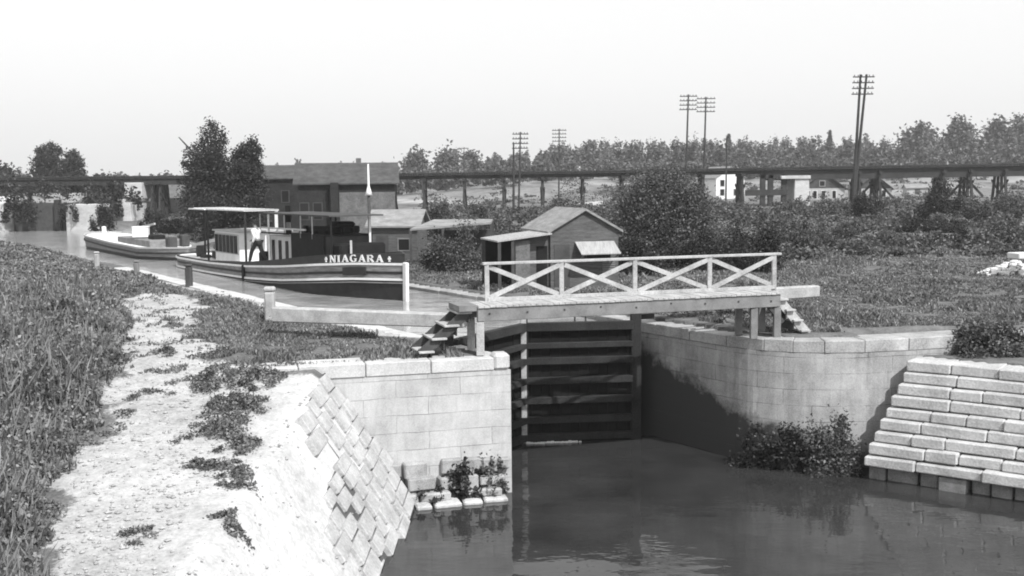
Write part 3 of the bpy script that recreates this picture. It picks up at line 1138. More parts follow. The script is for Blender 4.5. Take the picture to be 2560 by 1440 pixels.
for zf, h, mm in ((lambda s: zr(s), 0.085, 'white'), (lambda s: low(s), 0.085, 'white'), (lambda s: low(s) - 0.13, 0.04, 'hull_mid')):
    mb = MB()
    v, f = rail_ring(pl, zf, h, 0.045, BT); mb.add(v, f)
    mb.build('rub_rail', M[mm], bt_)
mb = MB()
dz_ = lambda s: zr(s) + 0.06
nn_ = len(pl)
half = len(outline(BS0, BS1, BT, HB, BOWL, STL)) // 2
dv_, df2 = [], []
near = pl[:half + 1]
for s, t in near:
    p = L(s, t + (BT - t) * 0.03, dz_(s)); q = L(s, 2 * BT - t - (BT - t) * 0.03, dz_(s))
    dv_ += [p, q]
for i in range(len(near) - 1):
    df2.append((2 * i, 2 * i + 2, 2 * i + 3, 2 * i + 1))
mb.add(dv_, df2)
mb.build('deck', M['deck'], bt_)
MB().beam(L(BS0 - 0.06, BT, -0.5), L(BS0 - 0.10, BT, 1.34), 0.14, 0.30, (U[0], U[1], 0)).build('stem', M['white'], bt_, bevel=0.03)

# lettering mapped on to the curve of the bow
def bow_point(d, z, out=0.03):
    """d metres along the near bow from the stem"""
    acc = 0.0
    for i in range(len(near) - 1):
        a, b = near[i], near[i + 1]
        ln = math.hypot(b[0] - a[0], b[1] - a[1])
        if acc + ln >= d:
            k = (d - acc) / ln
            s, t = a[0] + (b[0] - a[0]) * k, a[1] + (b[1] - a[1]) * k
            nx_, ny_ = (b[1] - a[1]) / ln, -(b[0] - a[0]) / ln
            if ny_ > 0: nx_, ny_ = -nx_, -ny_
            t2 = BT + (t - BT) * 1.018
            return L(s + nx_ * out, t2 + ny_ * out, zr(s) + z)
        acc += ln
    return L(*near[-1], 1)


GL = {  # strokes: x0,y0,x1,y1,width in letter units (height 1)
    'N': [(.12, 0, .12, 1, .09), (.68, 0, .68, 1, .09), (.12, 1, .68, 0, .17), (0, 0.03, .26, 0.03, .06), (0, .97, .2, .97, .06), (.55, .97, .8, .97, .06)],
    'I': [(.15, 0, .15, 1, .18), (0, .03, .30, .03, .06), (0, .97, .30, .97, .06)],
    'A': [(.12, 0, .40, 1, .09), (.40, 1, .70, 0, .19), (.22, .34, .60, .34, .07), (0, .03, .25, .03, .06), (.56, .03, .84, .03, .06)],
    'G': [(.70, .84, .55, .96, .10), (.55, .96, .30, .96, .08), (.30, .96, .12, .74, .13), (.12, .76, .12, .24, .18), (.12, .26, .30, .04, .13), (.30, .04, .55, .04, .08), (.55, .04, .68, .14, .1), (.68, .08, .68, .44, .15), (.52, .44, .80, .44, .06)],
    'R': [(.14, 0, .14, 1, .18), (.14, .96, .48, .96, .07), (.48, .96, .62, .84, .11), (.62, .86, .62, .64, .17), (.62, .66, .48, .52, .11), (.14, .51, .50, .51, .07), (.40, .50, .70, 0, .18), (0, .03, .28, .03, .06), (.6, .03, .82, .03, .06), (0, .97, .2, .97, .06)],
}
adv = {'N': 1.0, 'I': .52, 'A': 1.0, 'G': 1.0, 'R': 1.0}
LH, Z0 = 0.27, 0.075
arc_px = {}


def arc_at(px):
    lo, hi = 0.0, 8.0
    for _ in range(40):
        md = (lo + hi) / 2
        v = CAM_M.inverted() @ bow_point(md, 0.2)
        if v.x / -v.z * FPX + 1280 > px: lo = md
        else: hi = md
    return (lo + hi) / 2


dA, dB = arc_at(962), arc_at(824)
mb = MB()
word = 'NIAGARA'
total = sum(adv[c] for c in word)
kx = (dB - dA) / total


def stroke(x0, y0, x1, y1, wd, ox):
    n = 3
    d = Vector((x1 - x0, (y1 - y0) * LH / kx, 0))
    nrm2 = Vector((-d.y, d.x, 0)).normalized() * wd / 2
    def pt(x, y, out): return bow_point(dB - (ox + x) * kx, Z0 + y * LH, out)
    c = [(x0 - nrm2.x, y0 - nrm2.y * kx / LH), (x1 - nrm2.x, y1 - nrm2.y * kx / LH), (x1 + nrm2.x, y1 + nrm2.y * kx / LH), (x0 + nrm2.x, y0 + nrm2.y * kx / LH)]
    P = [pt(x, y, 0.02) for x, y in c] + [pt(x, y, 0.045) for x, y in c]
    mb.hexa(P)


ox = 0.0
for ch in word:
    mb = MB()
    for st_ in GL[ch]:
        stroke(*st_, ox)
    ox += adv[ch]
    mb.build('letter', M['white'], bt_)
for q in (-0.62, total + 0.35):         # small ornaments at both ends of the name
    mb = MB()
    for st_ in ((.15, .15, .15, .85, .14), (0, .5, .3, .5, .16), (.05, .12, .25, .12, .08)):
        stroke(*st_, q)
    mb.build('name_ornament', M['white'], bt_)
# dark plate on the bow planking
mb = MB()
dP, dQ = arc_at(914), arc_at(857)
seg = [bow_point(dP + (dQ - dP) * i / 6, -0.45, 0.03) for i in range(7)]
segt = [bow_point(dP + (dQ - dP) * i / 6, -0.13, 0.03) for i in range(7)]
seg2 = [bow_point(dP + (dQ - dP) * i / 6, -0.45, 0.07) for i in range(7)]
segt2 = [bow_point(dP + (dQ - dP) * i / 6, -0.13, 0.07) for i in range(7)]
for i in range(6):
    mb.hexa([seg[i], seg[i + 1], seg2[i + 1], seg2[i], segt[i], segt[i + 1], segt2[i + 1], segt2[i]])
mb.build('hawse_plate', M['hull_dark'], bt_)


def lbox(mb, s0, s1, t0, t1, z0, z1):
    a = [L(s0, t0), L(s0, t1), L(s1, t1), L(s1, t0)]
    mb.hexa([(p.x, p.y, z0) for p in a] + [(p.x, p.y, z1) for p in a])
    return mb


# after cabin with windows along its side
DZA = 0.50
lbox(MB(), 52.8, 56.6, 17.95, 20.6, DZA, 2.05).build('cabin', M['white'], bt_, bevel=0.02)
lbox(MB(), 52.65, 56.75, 17.85, 20.7, 2.05, 2.12).build('cabin_roof', M['cream'], bt_)
wp = lbox(MB(), 52.85, 56.6, 17.925, 17.95, 0.95, 1.95).build('window_frame', M['cream'], bt_)
for i in range(6):
    s0 = 53.0 + i * 0.59
    lbox(MB(), s0 + 0.06, s0 + 0.52, 17.90, 17.925, 1.0, 1.88).build('pane', M['glass'], wp)
lbox(MB(), 52.77, 52.80, 19.35, 19.85, DZA + 0.1, 1.9).build('cabin_door', M['hull_mid'], bt_)
# awning over the stern
mb = lbox(MB(), 51.0, 56.9, 17.6, 19.35, 3.13, 3.19)
lbox(mb, 57.2, 60.0, 17.6, 19.35, 3.11, 3.17)
mb.build('awning', M['white'], bt_)
for s, t, mm in ((51.15, 17.7, 'hull_dark'), (51.1, 19.25, 'white'), (57.0, 17.7, 'hull_dark'), (59.8, 18.4, 'hull_dark')):
    MB().beam(L(s, t, 0.4), L(s, t, 3.13), 0.13 if mm == 'white' else 0.09, 0.13 if mm == 'white' else 0.09, (0, 1, 0)).build('awning_post', M[mm], bt_)
# stove pipe rack, banded
MB().beam(L(49.9, 19.4, 0.6), L(49.9, 19.4, 3.3), 0.17, 0.17, (0, 1, 0)).build('stove_pipe', M['cream'], bt_)
for z in (1.35, 1.95, 2.6, 3.05):
    MB().beam(L(49.9, 19.4, z), L(49.9, 19.4, z + 0.34), 0.24, 0.24, (0, 1, 0)).build('pipe_band', M['black'], bt_)
# light framed middle house
lbox(MB(), 46.6, 49.2, 18.2, 20.4, 0.6, 2.05).build('middle_house', M['cream'], bt_)
for s in (46.9, 47.75, 48.6):
    lbox(MB(), s, s + 0.32, 18.17, 18.2, 0.75, 1.85).build('door_opening', M['glass'], bt_)
for t in (18.5, 19.3):
    lbox(MB(), 46.57, 46.60, t, t + 0.3, 0.75, 1.85).build('door_opening', M['glass'], bt_)
# dark fore house, with a boiler hump
lbox(MB(), 42.7, 46.3, 18.1, 20.35, 0.8, 2.25).build('fore_house', M['black'], bt_)
mb = lbox(MB(), 43.4, 45.4, 18.5, 19.9, 2.25, 2.55)
lbox(mb, 43.1, 43.9, 18.9, 19.8, 2.55, 2.78)
mb.build('boiler_hump', M['black'], bt_, bevel=0.1)
lbox(MB(), 41.9, 42.7, 18.5, 20.6, 0.9, 1.9).build('winch_house', M['black'], bt_, bevel=0.08)
MB().beam(L(41.7, 18.9, 0.9), L(41.7, 18.9, 2.05), 0.08, 0.08, (0, 1, 0)).build('bitt', M['cream'], bt_)
lbox(MB(), 41.9, 50.2, 18.05, 20.5, 3.03, 3.09).build('fore_awning', M['timber_dark'], bt_)
for s, t in ((49.2, 18.15), (46.4, 20.3), (42.6, 20.2), (42.1, 18.2)):
    MB().beam(L(s, t, 0.8), L(s, t, 3.03), 0.08, 0.08, (0, 1, 0)).build('fore_post', M['white' if s in (49.2, 42.6) else 'black'], bt_)
MB().beam(L(50.0, 18.1, 2.38), L(44.6, 18.1, 2.42), 0.06, 0.08).build('pipe_rail', M['cream'], bt_)
MB().beam(L(50.0, 18.1, 2.15), L(46.6, 18.1, 2.18), 0.05, 0.06).build('pipe_rail', M['black'], bt_)
# gear on the after deck
mb = lbox(MB(), 57.4, 58.4, 18.3, 19.2, 0.5, 0.95)
lbox(mb, 57.6, 58.1, 18.5, 19.0, 0.95, 1.15)
mb.build('deck_locker', M['hull_dark'], bt_, bevel=0.04)
lbox(MB(), 57.2, 57.9, 17.9, 18.2, 0.95, 1.02).build('bench', M['white'], bt_)
mb = MB()
for s, t in ((50.3, 18.6), (50.7, 18.9), (51.2, 18.5), (50.5, 19.4)):
    lbox(mb, s, s + 0.5, t, t + 0.45, 0.55, 0.55 + random.uniform(0.35, .75))
mb.build('deck_gear', M['black'], bt_, bevel=0.08)
MB().beam(bow_point(dB + 9.3, 0.05, 0.06), bow_point(dB + 9.3, -0.75, 0.06), 0.14, 0.14, (U[0], U[1], 0)).build('fender', M['black'], bt_, bevel=0.03)
for s, t, h, q in ((43.2, 19.2, .35, .5), (44.3, 18.4, .22, .6), (45.2, 19.6, .4, .4), (45.9, 18.6, .3, .3), (44.0, 20.0, .3, .5)):
    lbox(MB(), s, s + q, t, t + q * .8, 2.252, 2.26 + h).build('roof_locker', M['black'], bt_, bevel=0.06)
for s, t in ((47.2, 18.15), (45.2, 18.12), (50.2, 18.1), (43.9, 18.12)):
    MB().beam(L(s, t, 2.05), L(s, t, 3.03), 0.05, 0.05, (0, 1, 0)).build('awning_stay', M['cream'], bt_)
for s, t, r_ in ((60.6, 18.4, .28), (61.4, 19.6, .24), (56.9, 19.6, .26)):
    c = L(s, t, zr(s) + 0.06)
    MB().tube([c, c + up * .2, c + up * .45, c + up * .62], [r_ * .85, r_, r_, r_ * .85], 12).build('barrel', M['timber_dark'], bt_)
c = L(59.0, 18.2, zr(59) + 0.12)
mb = MB()
for k in range(3):
    mb.tube([c + Vector((math.cos(a) * (.32 - .05 * k), math.sin(a) * (.32 - .05 * k), .05 * k)) for a in np.linspace(0, 6.2, 16)], [.03] * 16, 5)
mb.build('rope_coil', M['timber_dark'], bt_)
mb = MB()
for i in range(14):
    a_, b_ = L(51.0 + i * .62, 17.62 + .0, 3.20), L(51.0 + i * .62, 19.33, 3.20)
    mb.beam(a_, b_, 0.05, 0.03)
mb.build('awning_batten', M['cream'], bt_)
# pipe tiller / smoke pipe with flared foot, standing on the fore awning
fl = thing('smoke_pipe', 'slim white pipe with flared foot rising against the long brick building', 'pipe', atd(922, 488, 58))
p = atd(922, 488, 58)
pz = atd(922, 410, 58)
MB().tube([p, p + up * 0.22, p + up * 0.5, p + up * (pz.z - p.z)], [0.19, 0.13, 0.055, 0.035], 10).build('pipe', M['white'], fl, smooth=True)
MB().tube([(p.x, p.y, gz(p.x, p.y)), (p.x, p.y, p.z)], [0.08, 0.08], 10).build('pipe_base', M['timber_dark'], fl, smooth=True)

# ------------------------------------------------------------------ second boat
b2 = thing('canal_boat', 'smaller open boat with bleached deck moored behind the named one', 'boat', L(76, 19, WH))
zs2 = lambda s: float(np.interp(s, [65, 70, 78, 86, 90], [0.72, 0.62, 0.66, 0.85, 1.0]))
pl2 = outline(66.5, 88.5, 19.4, 2.0, 4.0, 4.0)
mb = MB(); v, f = ring_band(pl2, lambda s: -0.9, lambda s: 0.05, 0.9, 0.99, 19.4, 77); mb.add(v, f); mb.build('hull', M['hull_dark'], b2, smooth=True)
mb = MB(); v, f = ring_band(pl2, lambda s: 0.05, zs2, 0.99, 1.02, 19.4, 77); mb.add(v, f); mb.build('side_planking', M['hull_mid'], b2, smooth=True)
for zf, mm in ((lambda s: zs2(s) - 0.04, 'cream'), (lambda s: zs2(s) - 0.36, 'hull_dark')):
    mb = MB()
    n = len(pl2)
    v = []
    for dz, k in ((-.05, .99), (.05, .99), (.05, 1.05), (-.05, 1.05)):
        for s, t in pl2:
            p = L(77 + (s - 77) * (1 + (k - 1) * .12), 19.4 + (t - 19.4) * k); v.append((p.x, p.y, zf(s) + dz))
    fs = []
    for k in range(4):
        for i in range(n):
            j = (i + 1) % n
            fs.append((k * n + i, ((k + 1) % 4) * n + i, ((k + 1) % 4) * n + j, k * n + j))
    mb.add(v, fs); mb.build('rub_rail', M[mm], b2)
mb = MB()
h2 = len(pl2) // 2
dv2, df3 = [], []
for s, t in pl2[:h2 + 1]:
    dv2 += [L(s, t + (19.4 - t) * .03, zs2(s) - 0.10), L(s, 38.8 - t - (19.4 - t) * .03, zs2(s) - 0.10)]
for i in range(h2):
    df3.append((2 * i, 2 * i + 2, 2 * i + 3, 2 * i + 1))
mb.add(dv2, df3); mb.build('deck', M['deck'], b2)
lbox(MB(), 71, 79.5, 18.3, 20.6, 0.5, 0.95).build('hatch_coaming', M['timber_mid'], b2, bevel=0.04)
for s, t, a_, h in ((72.5, 18.9, 1.2, .5), (75.2, 19.4, .9, .35), (69.2, 19.0, .8, .45), (70.4, 20.2, .7, .6), (77.0, 19.0, 1.0, .3), (80.5, 20.3, 1.1, .5)):
    lbox(MB(), s, s + a_, t, t + a_ * .7, 0.5, 0.97 + h * .55).build('deck_cargo', M['black' if a_ > .85 else 'timber_dark'], b2, bevel=0.08)
MB().beam(L(87, 20.4, 0.95), L(79.5, 20.9, 1.75), 0.12, 0.14).build('boom', M['cream'], b2)
MB().beam(L(66.8, 19.8, 0.75), L(62.8, 20.9, 1.45), 0.2, 0.2).build('gangplank', M['cream'], b2)
MB().beam(L(88.3, 19.4, 0.5), L(88.5, 19.4, 1.35), 0.25, 0.25, (0, 1, 0)).build('stem', M['white'], b2)
p = atd(353, 590, 73.5)
cr = thing('crate', 'plain white box standing on the deck of the rear boat', 'box', (p.x, p.y, 0.95))
MB().box((p.x, p.y, 1.02 + 0.33), (1.0, 0.8, 0.66), R(10)).build('box_body', M['white'], cr, bevel=0.02)
MB().box((p.x, p.y, 1.02 + 0.69), (1.06, 0.86, 0.06), R(10)).build('box_lid', M['white'], cr, bevel=0.01)

# ------------------------------------------------------------------ the man on deck
def skin_obj(name, verts, edges, radii, m, parent, root=0, sub=2):
    off = root_loc(parent)
    me = bpy.data.meshes.new(name)
    me.from_pydata([(a - off.x, b - off.y, c - off.z) for a, b, c in verts], edges, [])
    o = bpy.data.objects.new(name, me)
    COL.objects.link(o)
    o.parent = parent
    o.modifiers.new('skin', 'SKIN')
    if not me.skin_vertices:
        me.skin_vertices.new()
    for i, r in enumerate(radii):
        me.skin_vertices[0].data[i].radius = (r, r) if not isinstance(r, tuple) else r
    me.skin_vertices[0].data[root].use_root = True
    s = o.modifiers.new('sub', 'SUBSURF'); s.levels = sub; s.render_levels = sub
    me.materials.append(m)
    return o


mp_ = L(49.75, 17.78)
FZ = zr(49.75) + 0.10
fw = Vector((U[0] * 0.9 - 0.35, U[1] * 0.9 - 0.35, 0)).normalized()   # walking towards the stern, turned a little to us
sd_ = Vector((fw.y, -fw.x, 0))                                         # his right


def PP(f, s, z):
    p = mp_ + fw * f + sd_ * s
    return (p.x, p.y, FZ + z)


man = thing('person', 'man in pale shirt and dark trousers striding along the boat deck', 'person', (mp_.x, mp_.y, FZ))
V = [PP(0, 0, .95), PP(0.03, 0, 1.12), PP(0.06, 0, 1.30), PP(0.08, 0, 1.46), PP(0.10, 0, 1.56), PP(0.13, 0, 1.66), PP(0.13, 0, 1.76),
     # legs: left forward, right back
     PP(0.02, -.10, .90), PP(.24, -.11, .52), PP(.36, -.11, .09), PP(.54, -.12, .05),
     PP(-.02, .10, .90), PP(-.14, .11, .50), PP(-.42, .11, .14), PP(-.28, .12, .03),
     # arms
     PP(.08, -.20, 1.43), PP(-.06, -.25, 1.16), PP(.06, -.25, .92), PP(.10, -.245, .84),
     PP(.08, .20, 1.43), PP(.20, .25, 1.18), PP(.42, .22, 1.02), PP(.50, .21, .98)]
E = [(0, 1), (1, 2), (2, 3), (3, 4), (4, 5), (5, 6), (0, 7), (7, 8), (8, 9), (9, 10), (0, 11), (11, 12), (12, 13), (13, 14), (3, 15), (15, 16), (16, 17), (17, 18), (3, 19), (19, 20), (20, 21), (21, 22)]
RR = [.13, .125, .15, .13, .055, .092, .085, .10, .068, .042, .035, .10, .068, .042, .035, .062, .045, .034, .038, .062, .045, .034, .038]
for base, dr in ((18, -1), (22, 1)):   # fingers and thumb
    b = Vector(V[base])
    prev = Vector(V[base - 1])
    d = (b - prev).normalized()
    for k in range(5):
        sp = (k - 2) * 0.018
        ln = (0.055, 0.085, 0.095, 0.085, 0.065)[k]
        tip = b + d * ln + fw * sp + (fw * 0.035 if k == 0 else Vector((0, 0, -0.01)))
        V.append(tuple(tip)); RR.append(0.009); E.append((base, len(V) - 1))
V.append(PP(.235, 0, 1.665)); RR.append(.016); E.append((5, len(V) - 1))       # nose
skin_obj('body', V, E, RR, M['skin'], man)
Vs = [PP(0, 0, .98), PP(0.03, 0, 1.14), PP(0.06, 0, 1.31), PP(0.08, 0, 1.45), PP(0.095, 0, 1.53), V[15], V[16], V[17], V[19], V[20], V[21]]
skin_obj('shirt', Vs, [(0, 1), (1, 2), (2, 3), (3, 4), (3, 5), (5, 6), (6, 7), (3, 8), (8, 9), (9, 10)], [.155, .15, .175, .15, .07, .085, .064, .05, .085, .064, .05], M['shirt'], man)
Vt = [PP(0, 0, .97), V[7], V[8], V[9], V[11], V[12], V[13]]
skin_obj('trousers', Vt, [(0, 1), (1, 2), (2, 3), (0, 4), (4, 5), (5, 6)], [.165, .125, .09, .07, .125, .09, .07], M['trousers'], man)
Vb = [V[9], PP(.40, -.11, .05), PP(.55, -.12, .05)]
skin_obj('boot', Vb, [(0, 1), (1, 2)], [.06, .06, .045], M['black'], man)
Vb = [V[13], PP(-.40, .11, .09), PP(-.27, .12, .04)]
skin_obj('boot', Vb, [(0, 1), (1, 2)], [.06, .06, .045], M['black'], man)
man.scale = (1.1, 1.1, 1.1)
h = Vector(PP(.13, 0, 1.79))
mb = MB()
mb.tube([h + up * -0.035, h + up * -0.02], [.17, .165], 16)
mb.tube([h + up * -0.03, h + up * 0.05, h + up * 0.09], [.105, .10, .07], 14)
mb.build('hat', M['trousers'], man, smooth=False)

# ------------------------------------------------------------------ sheds and houses
def gable_house(label, name, cat, c, length, width, hw, hr, rz, mw, mr, over=0.25, z=None, group=None, zoff=0.0):
    """ridge along local x; returns (thing, function local->world)"""
    z = gz(c[0], c[1]) if z is None else z
    z += zoff
    t = thing(name, label, cat, (c[0], c[1], z), group)
    co, si = math.cos(rz), math.sin(rz)

    def W(x, y, h): return (c[0] + x * co - y * si, c[1] + x * si + y * co, z + h)
    a, b = length / 2, width / 2
    mb = MB()
    vs = [W(-a, -b, -0.6), W(a, -b, -0.6), W(a, b, -0.6), W(-a, b, -0.6), W(-a, -b, hw), W(a, -b, hw), W(a, b, hw), W(-a, b, hw), W(-a, 0, hr), W(a, 0, hr)]
    mb.add(vs, [(0, 1, 5, 4), (1, 2, 6, 9, 5), (2, 3, 7, 6), (3, 0, 4, 8, 7), (3, 2, 1, 0)])
    mb.build('wall', mw, t)
    mb = MB()
    k = (hr - hw) / b
    for sgn in (-1, 1):
        y0, h0 = sgn * (b + over), hw - k * over
        P = [W(-a - over, y0, h0), W(a + over, y0, h0), W(a + over, 0, hr), W(-a - over, 0, hr)]
        th = 0.10
        Q = [(p[0], p[1], p[2] + th) for p in P]
        mb.hexa([P[0], P[1], P[2], P[3], Q[0], Q[1], Q[2], Q[3]] if sgn < 0 else [P[1], P[0], P[3], P[2], Q[1], Q[0], Q[3], Q[2]])
    mb.build('roof', mr, t)
    return t, W


def wbox(mb, W, x0, x1, y0, y1, z0, z1):
    mb.hexa([W(x0, y0, z0), W(x1, y0, z0), W(x1, y1, z0), W(x0, y1, z0), W(x0, y0, z1), W(x1, y0, z1), W(x1, y1, z1), W(x0, y1, z1)])
    return mb


def window(W, t, x, y, z, wd, ht, ax, mf, out=-1):
    """framed window on a wall facing local -y (ax 'y') or -x / +x (ax 'x'), with a glass pane"""
    if ax == 'y':
        f = wbox(MB(), W, x - wd / 2 - .07, x + wd / 2 + .07, y - 0.05, y - 0.004, z - .07, z + ht + .07).build('window', mf, t)
        wbox(MB(), W, x - wd / 2, x + wd / 2, y - 0.062, y - 0.052, z, z + ht).build('pane', M['glass'], f)
    else:
        a, b = (x - 0.05, x - 0.004) if out < 0 else (x + 0.004, x + 0.05)
        f = wbox(MB(), W, a, b, y - wd / 2 - .07, y + wd / 2 + .07, z - .07, z + ht + .07).build('window', mf, t)
        a, b = (x - 0.062, x - 0.052) if out < 0 else (x + 0.052, x + 0.062)
        wbox(MB(), W, a, b, y - wd / 2, y + wd / 2, z, z + ht).build('pane', M['glass'], f)


# lock tender's shanty: ridge runs away from us, gable towards us
sp = atd(1462, 690, 44.5)
RZS = R(90) + R(15)
fx = -1.9
sh, W = gable_house('weathered board shanty with low gable beside the lock, behind the footbridge', 'lock_shanty', 'shed',
                    (sp.x + 1.9 * math.cos(RZS), sp.y + 1.9 * math.sin(RZS)), 3.8, 2.9, 2.28, 3.1, RZS, M['boards'], M['roof'], 0.16, z=0.1)
# local -x faces us, local +y is to our left
wbox(MB(), W, fx - 0.03, fx - 0.004, -1.1, -0.1, 1.05, 1.55).build('counter_opening', M['black'], sh)
hx = MB()
hx.hexa([W(fx - 0.85, -1.25, 1.36), W(fx - 0.85, 0.42, 1.36), W(fx - 0.02, 0.42, 1.80), W(fx - 0.02, -1.25, 1.80),
         W(fx - 0.85, -1.25, 1.40), W(fx - 0.85, 0.42, 1.40), W(fx - 0.02, 0.42, 1.85), W(fx - 0.02, -1.25, 1.85)])
hx.build('awning_flap', M['roof_pale'], sh)
for y in (-1.15, 0.3):
    MB().beam(W(fx - 0.8, y, 1.34), W(fx - 0.03, y, 1.0), 0.05, 0.05).build('flap_strut', M['timber_mid'], sh)
mb = MB()
for i in range(6):
    wbox(mb, W, fx - 0.028, fx - 0.005, -1.3, -0.75, 0.5 + i * 0.09, 0.55 + i * 0.09)
mb.build('slatted_vent', M['timber_mid'], sh)
wbox(MB(), W, fx - 0.03, fx - 0.004, 0.65, 1.3, 0.0, 1.75).build('door', M['timber_dark'], sh)
MB().hexa([W(-1.75, 1.455, -0.5), W(-1.75, 2.35, -0.5), W(1.0, 2.35, -0.5), W(1.0, 1.455, -0.5), W(-1.75, 1.455, 2.1), W(-1.75, 2.35, 2.0), W(1.0, 2.35, 2.0), W(1.0, 1.455, 2.1)]).build('side_room', M['boards'], sh)
wbox(MB(), W, -1.78, -1.754, 1.55, 2.0, 0.0, 1.7).build('dark_doorway', M['black'], sh)
pr = MB()
pr.hexa([W(-2.3, 1.5, 2.18), W(0.6, 1.5, 2.18), W(0.6, 3.75, 1.92), W(-2.3, 3.75, 1.92), W(-2.3, 1.5, 2.24), W(0.6, 1.5, 2.24), W(0.6, 3.75, 1.98), W(-2.3, 3.75, 1.98)])
pr.build('porch_roof', M['roof_pale'], sh)
for x, y in ((-2.2, 3.65), (-2.2, 3.1), (0.5, 3.65)):
    MB().beam(W(x, y, -0.3), W(x, y, 1.93), 0.13, 0.13, (0, 1, 0)).build('porch_post', M['timber_dark'], sh)
wbox(MB(), W, -2.05, -1.98, 2.35, 2.95, -0.3, 1.95).build('porch_screen', M['brick_pale'], sh)
wbox(MB(), W, 0.3, 0.4, 2.4, 3.6, -0.3, 1.9).build('porch_back', M['black'], sh)

# low sheds behind the boat
p = atd(992, 575, 62)
s1, W = gable_house('small shed with sunlit plank roof behind the bow of the named boat', 'shed', 'shed', (p.x, p.y + 1.2), 2.7, 2.6, 2.0, 2.75, R(-8), M['boards'], M['roof'], 0.25)
window(W, s1, 0.6, -1.3, 0.6, 0.6, 0.6, 'y', M['timber_mid'])
wbox(MB(), W, -1.0, -0.3, -1.33, -1.304, -0.2, 1.4).build('door', M['timber_dark'], s1)
p = atd(1130, 600, 57)
t = thing('shed', 'low open shed with sagging pale roof half hidden by a bush', 'shed', (p.x, p.y + 1, gz(p.x, p.y)))
a, b, c2, d2 = atd(1025, 577, 56), atd(1228, 560, 56), atd(1232, 552, 59.5), atd(1085, 553, 59.5)
mb = MB()
mb.hexa([a, b, c2, d2, a + up * .1, b + up * .1, c2 + up * .1, d2 + up * .1])
mb.build('roof', M['roof'], t)
for q in (a, b, c2, d2, a.lerp(b, 0.4)):
    MB().beam((q.x * 0.995, q.y, 0), (q.x * 0.995, q.y, q.z), 0.12, 0.12, (0, 1, 0)).build('post', M['timber_dark'], t)
mb = MB().beam((d2.x, d2.y, 0.9), (c2.x, c2.y, 0.9), 0.08, 1.9)
mb.build('back_wall', M['timber_dark'], t)

# long brick building beyond
p = atd(842, 500, 84)
bw, W = gable_house('long brick building with big slate roof behind the named boat', 'brick_building', 'building', (p.x + 0.4, p.y + 3), 7.3, 6.4, 4.15, 5.6, R(7), M['brick'], M['roof_dark'], 0.35, z=0.4)
wbox(MB(), W, -0.55, 3.65, -3.5, -3.205, -0.6, 3.4).build('lean_to_wall', M['brick_pale'], bw)
ch = wbox(MB(), W, -1.2, -0.6, -3.9, -3.2, -0.6, 4.15).build('chimney_stack', M['brick'], bw)
wbox(MB(), W, 0.7, 1.1, -0.2, 0.25, 5.3, 6.05).build('chimney', M['brick_pale'], bw)
for x in (-3.2, -2.2):
    window(W, bw, x, -3.2, 1.4, 0.6, 1.2, 'y', M['timber_dark'])
p = atd(690, 480, 100)
b3, W = gable_house('dark gabled building peeping out between the tall bush and brick building', 'brick_building', 'building', (p.x, p.y + 3), 4.6, 5.0, 4.8, 5.9, R(5), M['brick'], M['roof_dark'], 0.3)
window(W, b3, 0.5, -2.5, 2.6, 0.6, 1.0, 'y', M['timber_dark'])

# houses beyond the trestle
p = atd(1812, 498, 168)
hA, W = gable_house('white gabled house seen under the trestle beside the big bush', 'house', 'house', (p.x, p.y + 4), 8, 4.6, 3.3, 4.9, R(90 + 12), M['white'], M['roof'], 0.3, z=p.z)
for y, z in ((1.3, 0.6), (1.3, 2.0), (-0.9, 0.6)):
    window(W, hA, -4.0, y, z, 0.6, 0.9, 'x', M['cream'])
p = atd(2066, 512, 158)
hB, W = gable_house('cottage with steep dark roof and row of windows behind the stone pier', 'house', 'house', (p.x, p.y + 4), 7, 6.0, 2.4, 4.7, R(90 - 5), M['cream'], M['roof_dark'], 0.4, z=p.z)
for y in (2.1, 1.2, 0.0, -1.5):
    window(W, hB, -3.5, y, 0.9, 0.5, 1.1, 'x', M['white'])
window(W, hB, -3.53, 0.2, 2.7, 0.7, 0.7, 'x', M['cream'])
MB().add([W(-3.52, -3.0, 2.38), W(-3.52, 3.0, 2.38), W(-3.52, 0, 4.68), W(-3.505, -3.0, 2.38), W(-3.505, 3.0, 2.38), W(-3.505, 0, 4.68)], [(1, 0, 2), (3, 4, 5), (0, 1, 4, 3), (1, 2, 5, 4), (2, 0, 3, 5)]).build('gable_shingles', M['roof_dark'], hB)
p = atd(2195, 508, 162)
hC, W = gable_house('smaller cottage right of the double telegraph pole with white corner boards', 'house', 'house', (p.x, p.y + 4), 6, 5.0, 2.2, 4.2, R(90 - 5), M['cream'], M['roof_dark'], 0.35, z=p.z)
for y in (1.5, 0, -1.4):
    window(W, hC, -3.0, y, 0.8, 0.55, 1.1, 'x', M['white'])
MB().add([W(-3.02, -2.5, 2.18), W(-3.02, 2.5, 2.18), W(-3.02, 0, 4.18), W(-3.005, -2.5, 2.18), W(-3.005, 2.5, 2.18), W(-3.005, 0, 4.18)], [(1, 0, 2), (3, 4, 5), (0, 1, 4, 3), (1, 2, 5, 4), (2, 0, 3, 5)]).build('gable_shingles', M['roof_dark'], hC)
p = atd(2300, 486, 170)
hD, W = gable_house('low pale shed under the girders right of the cottages', 'shed', 'shed', (p.x, p.y + 2), 3.2, 2.4, 1.0, 1.5, R(-5), M['cream'], M['roof'], 0.2, z=p.z)
wbox(MB(), W, -0.4, 0.4, -1.23, -1.205, 0, 0.8).build('door', M['boards'], hD)

# ------------------------------------------------------------------ railway trestle
TD = 137.0
tr = thing('railway_trestle', 'long dark timber railway trestle crossing the whole background', 'bridge', (0, TD, 1))


def tz(px, py): return atd(px, py, TD)


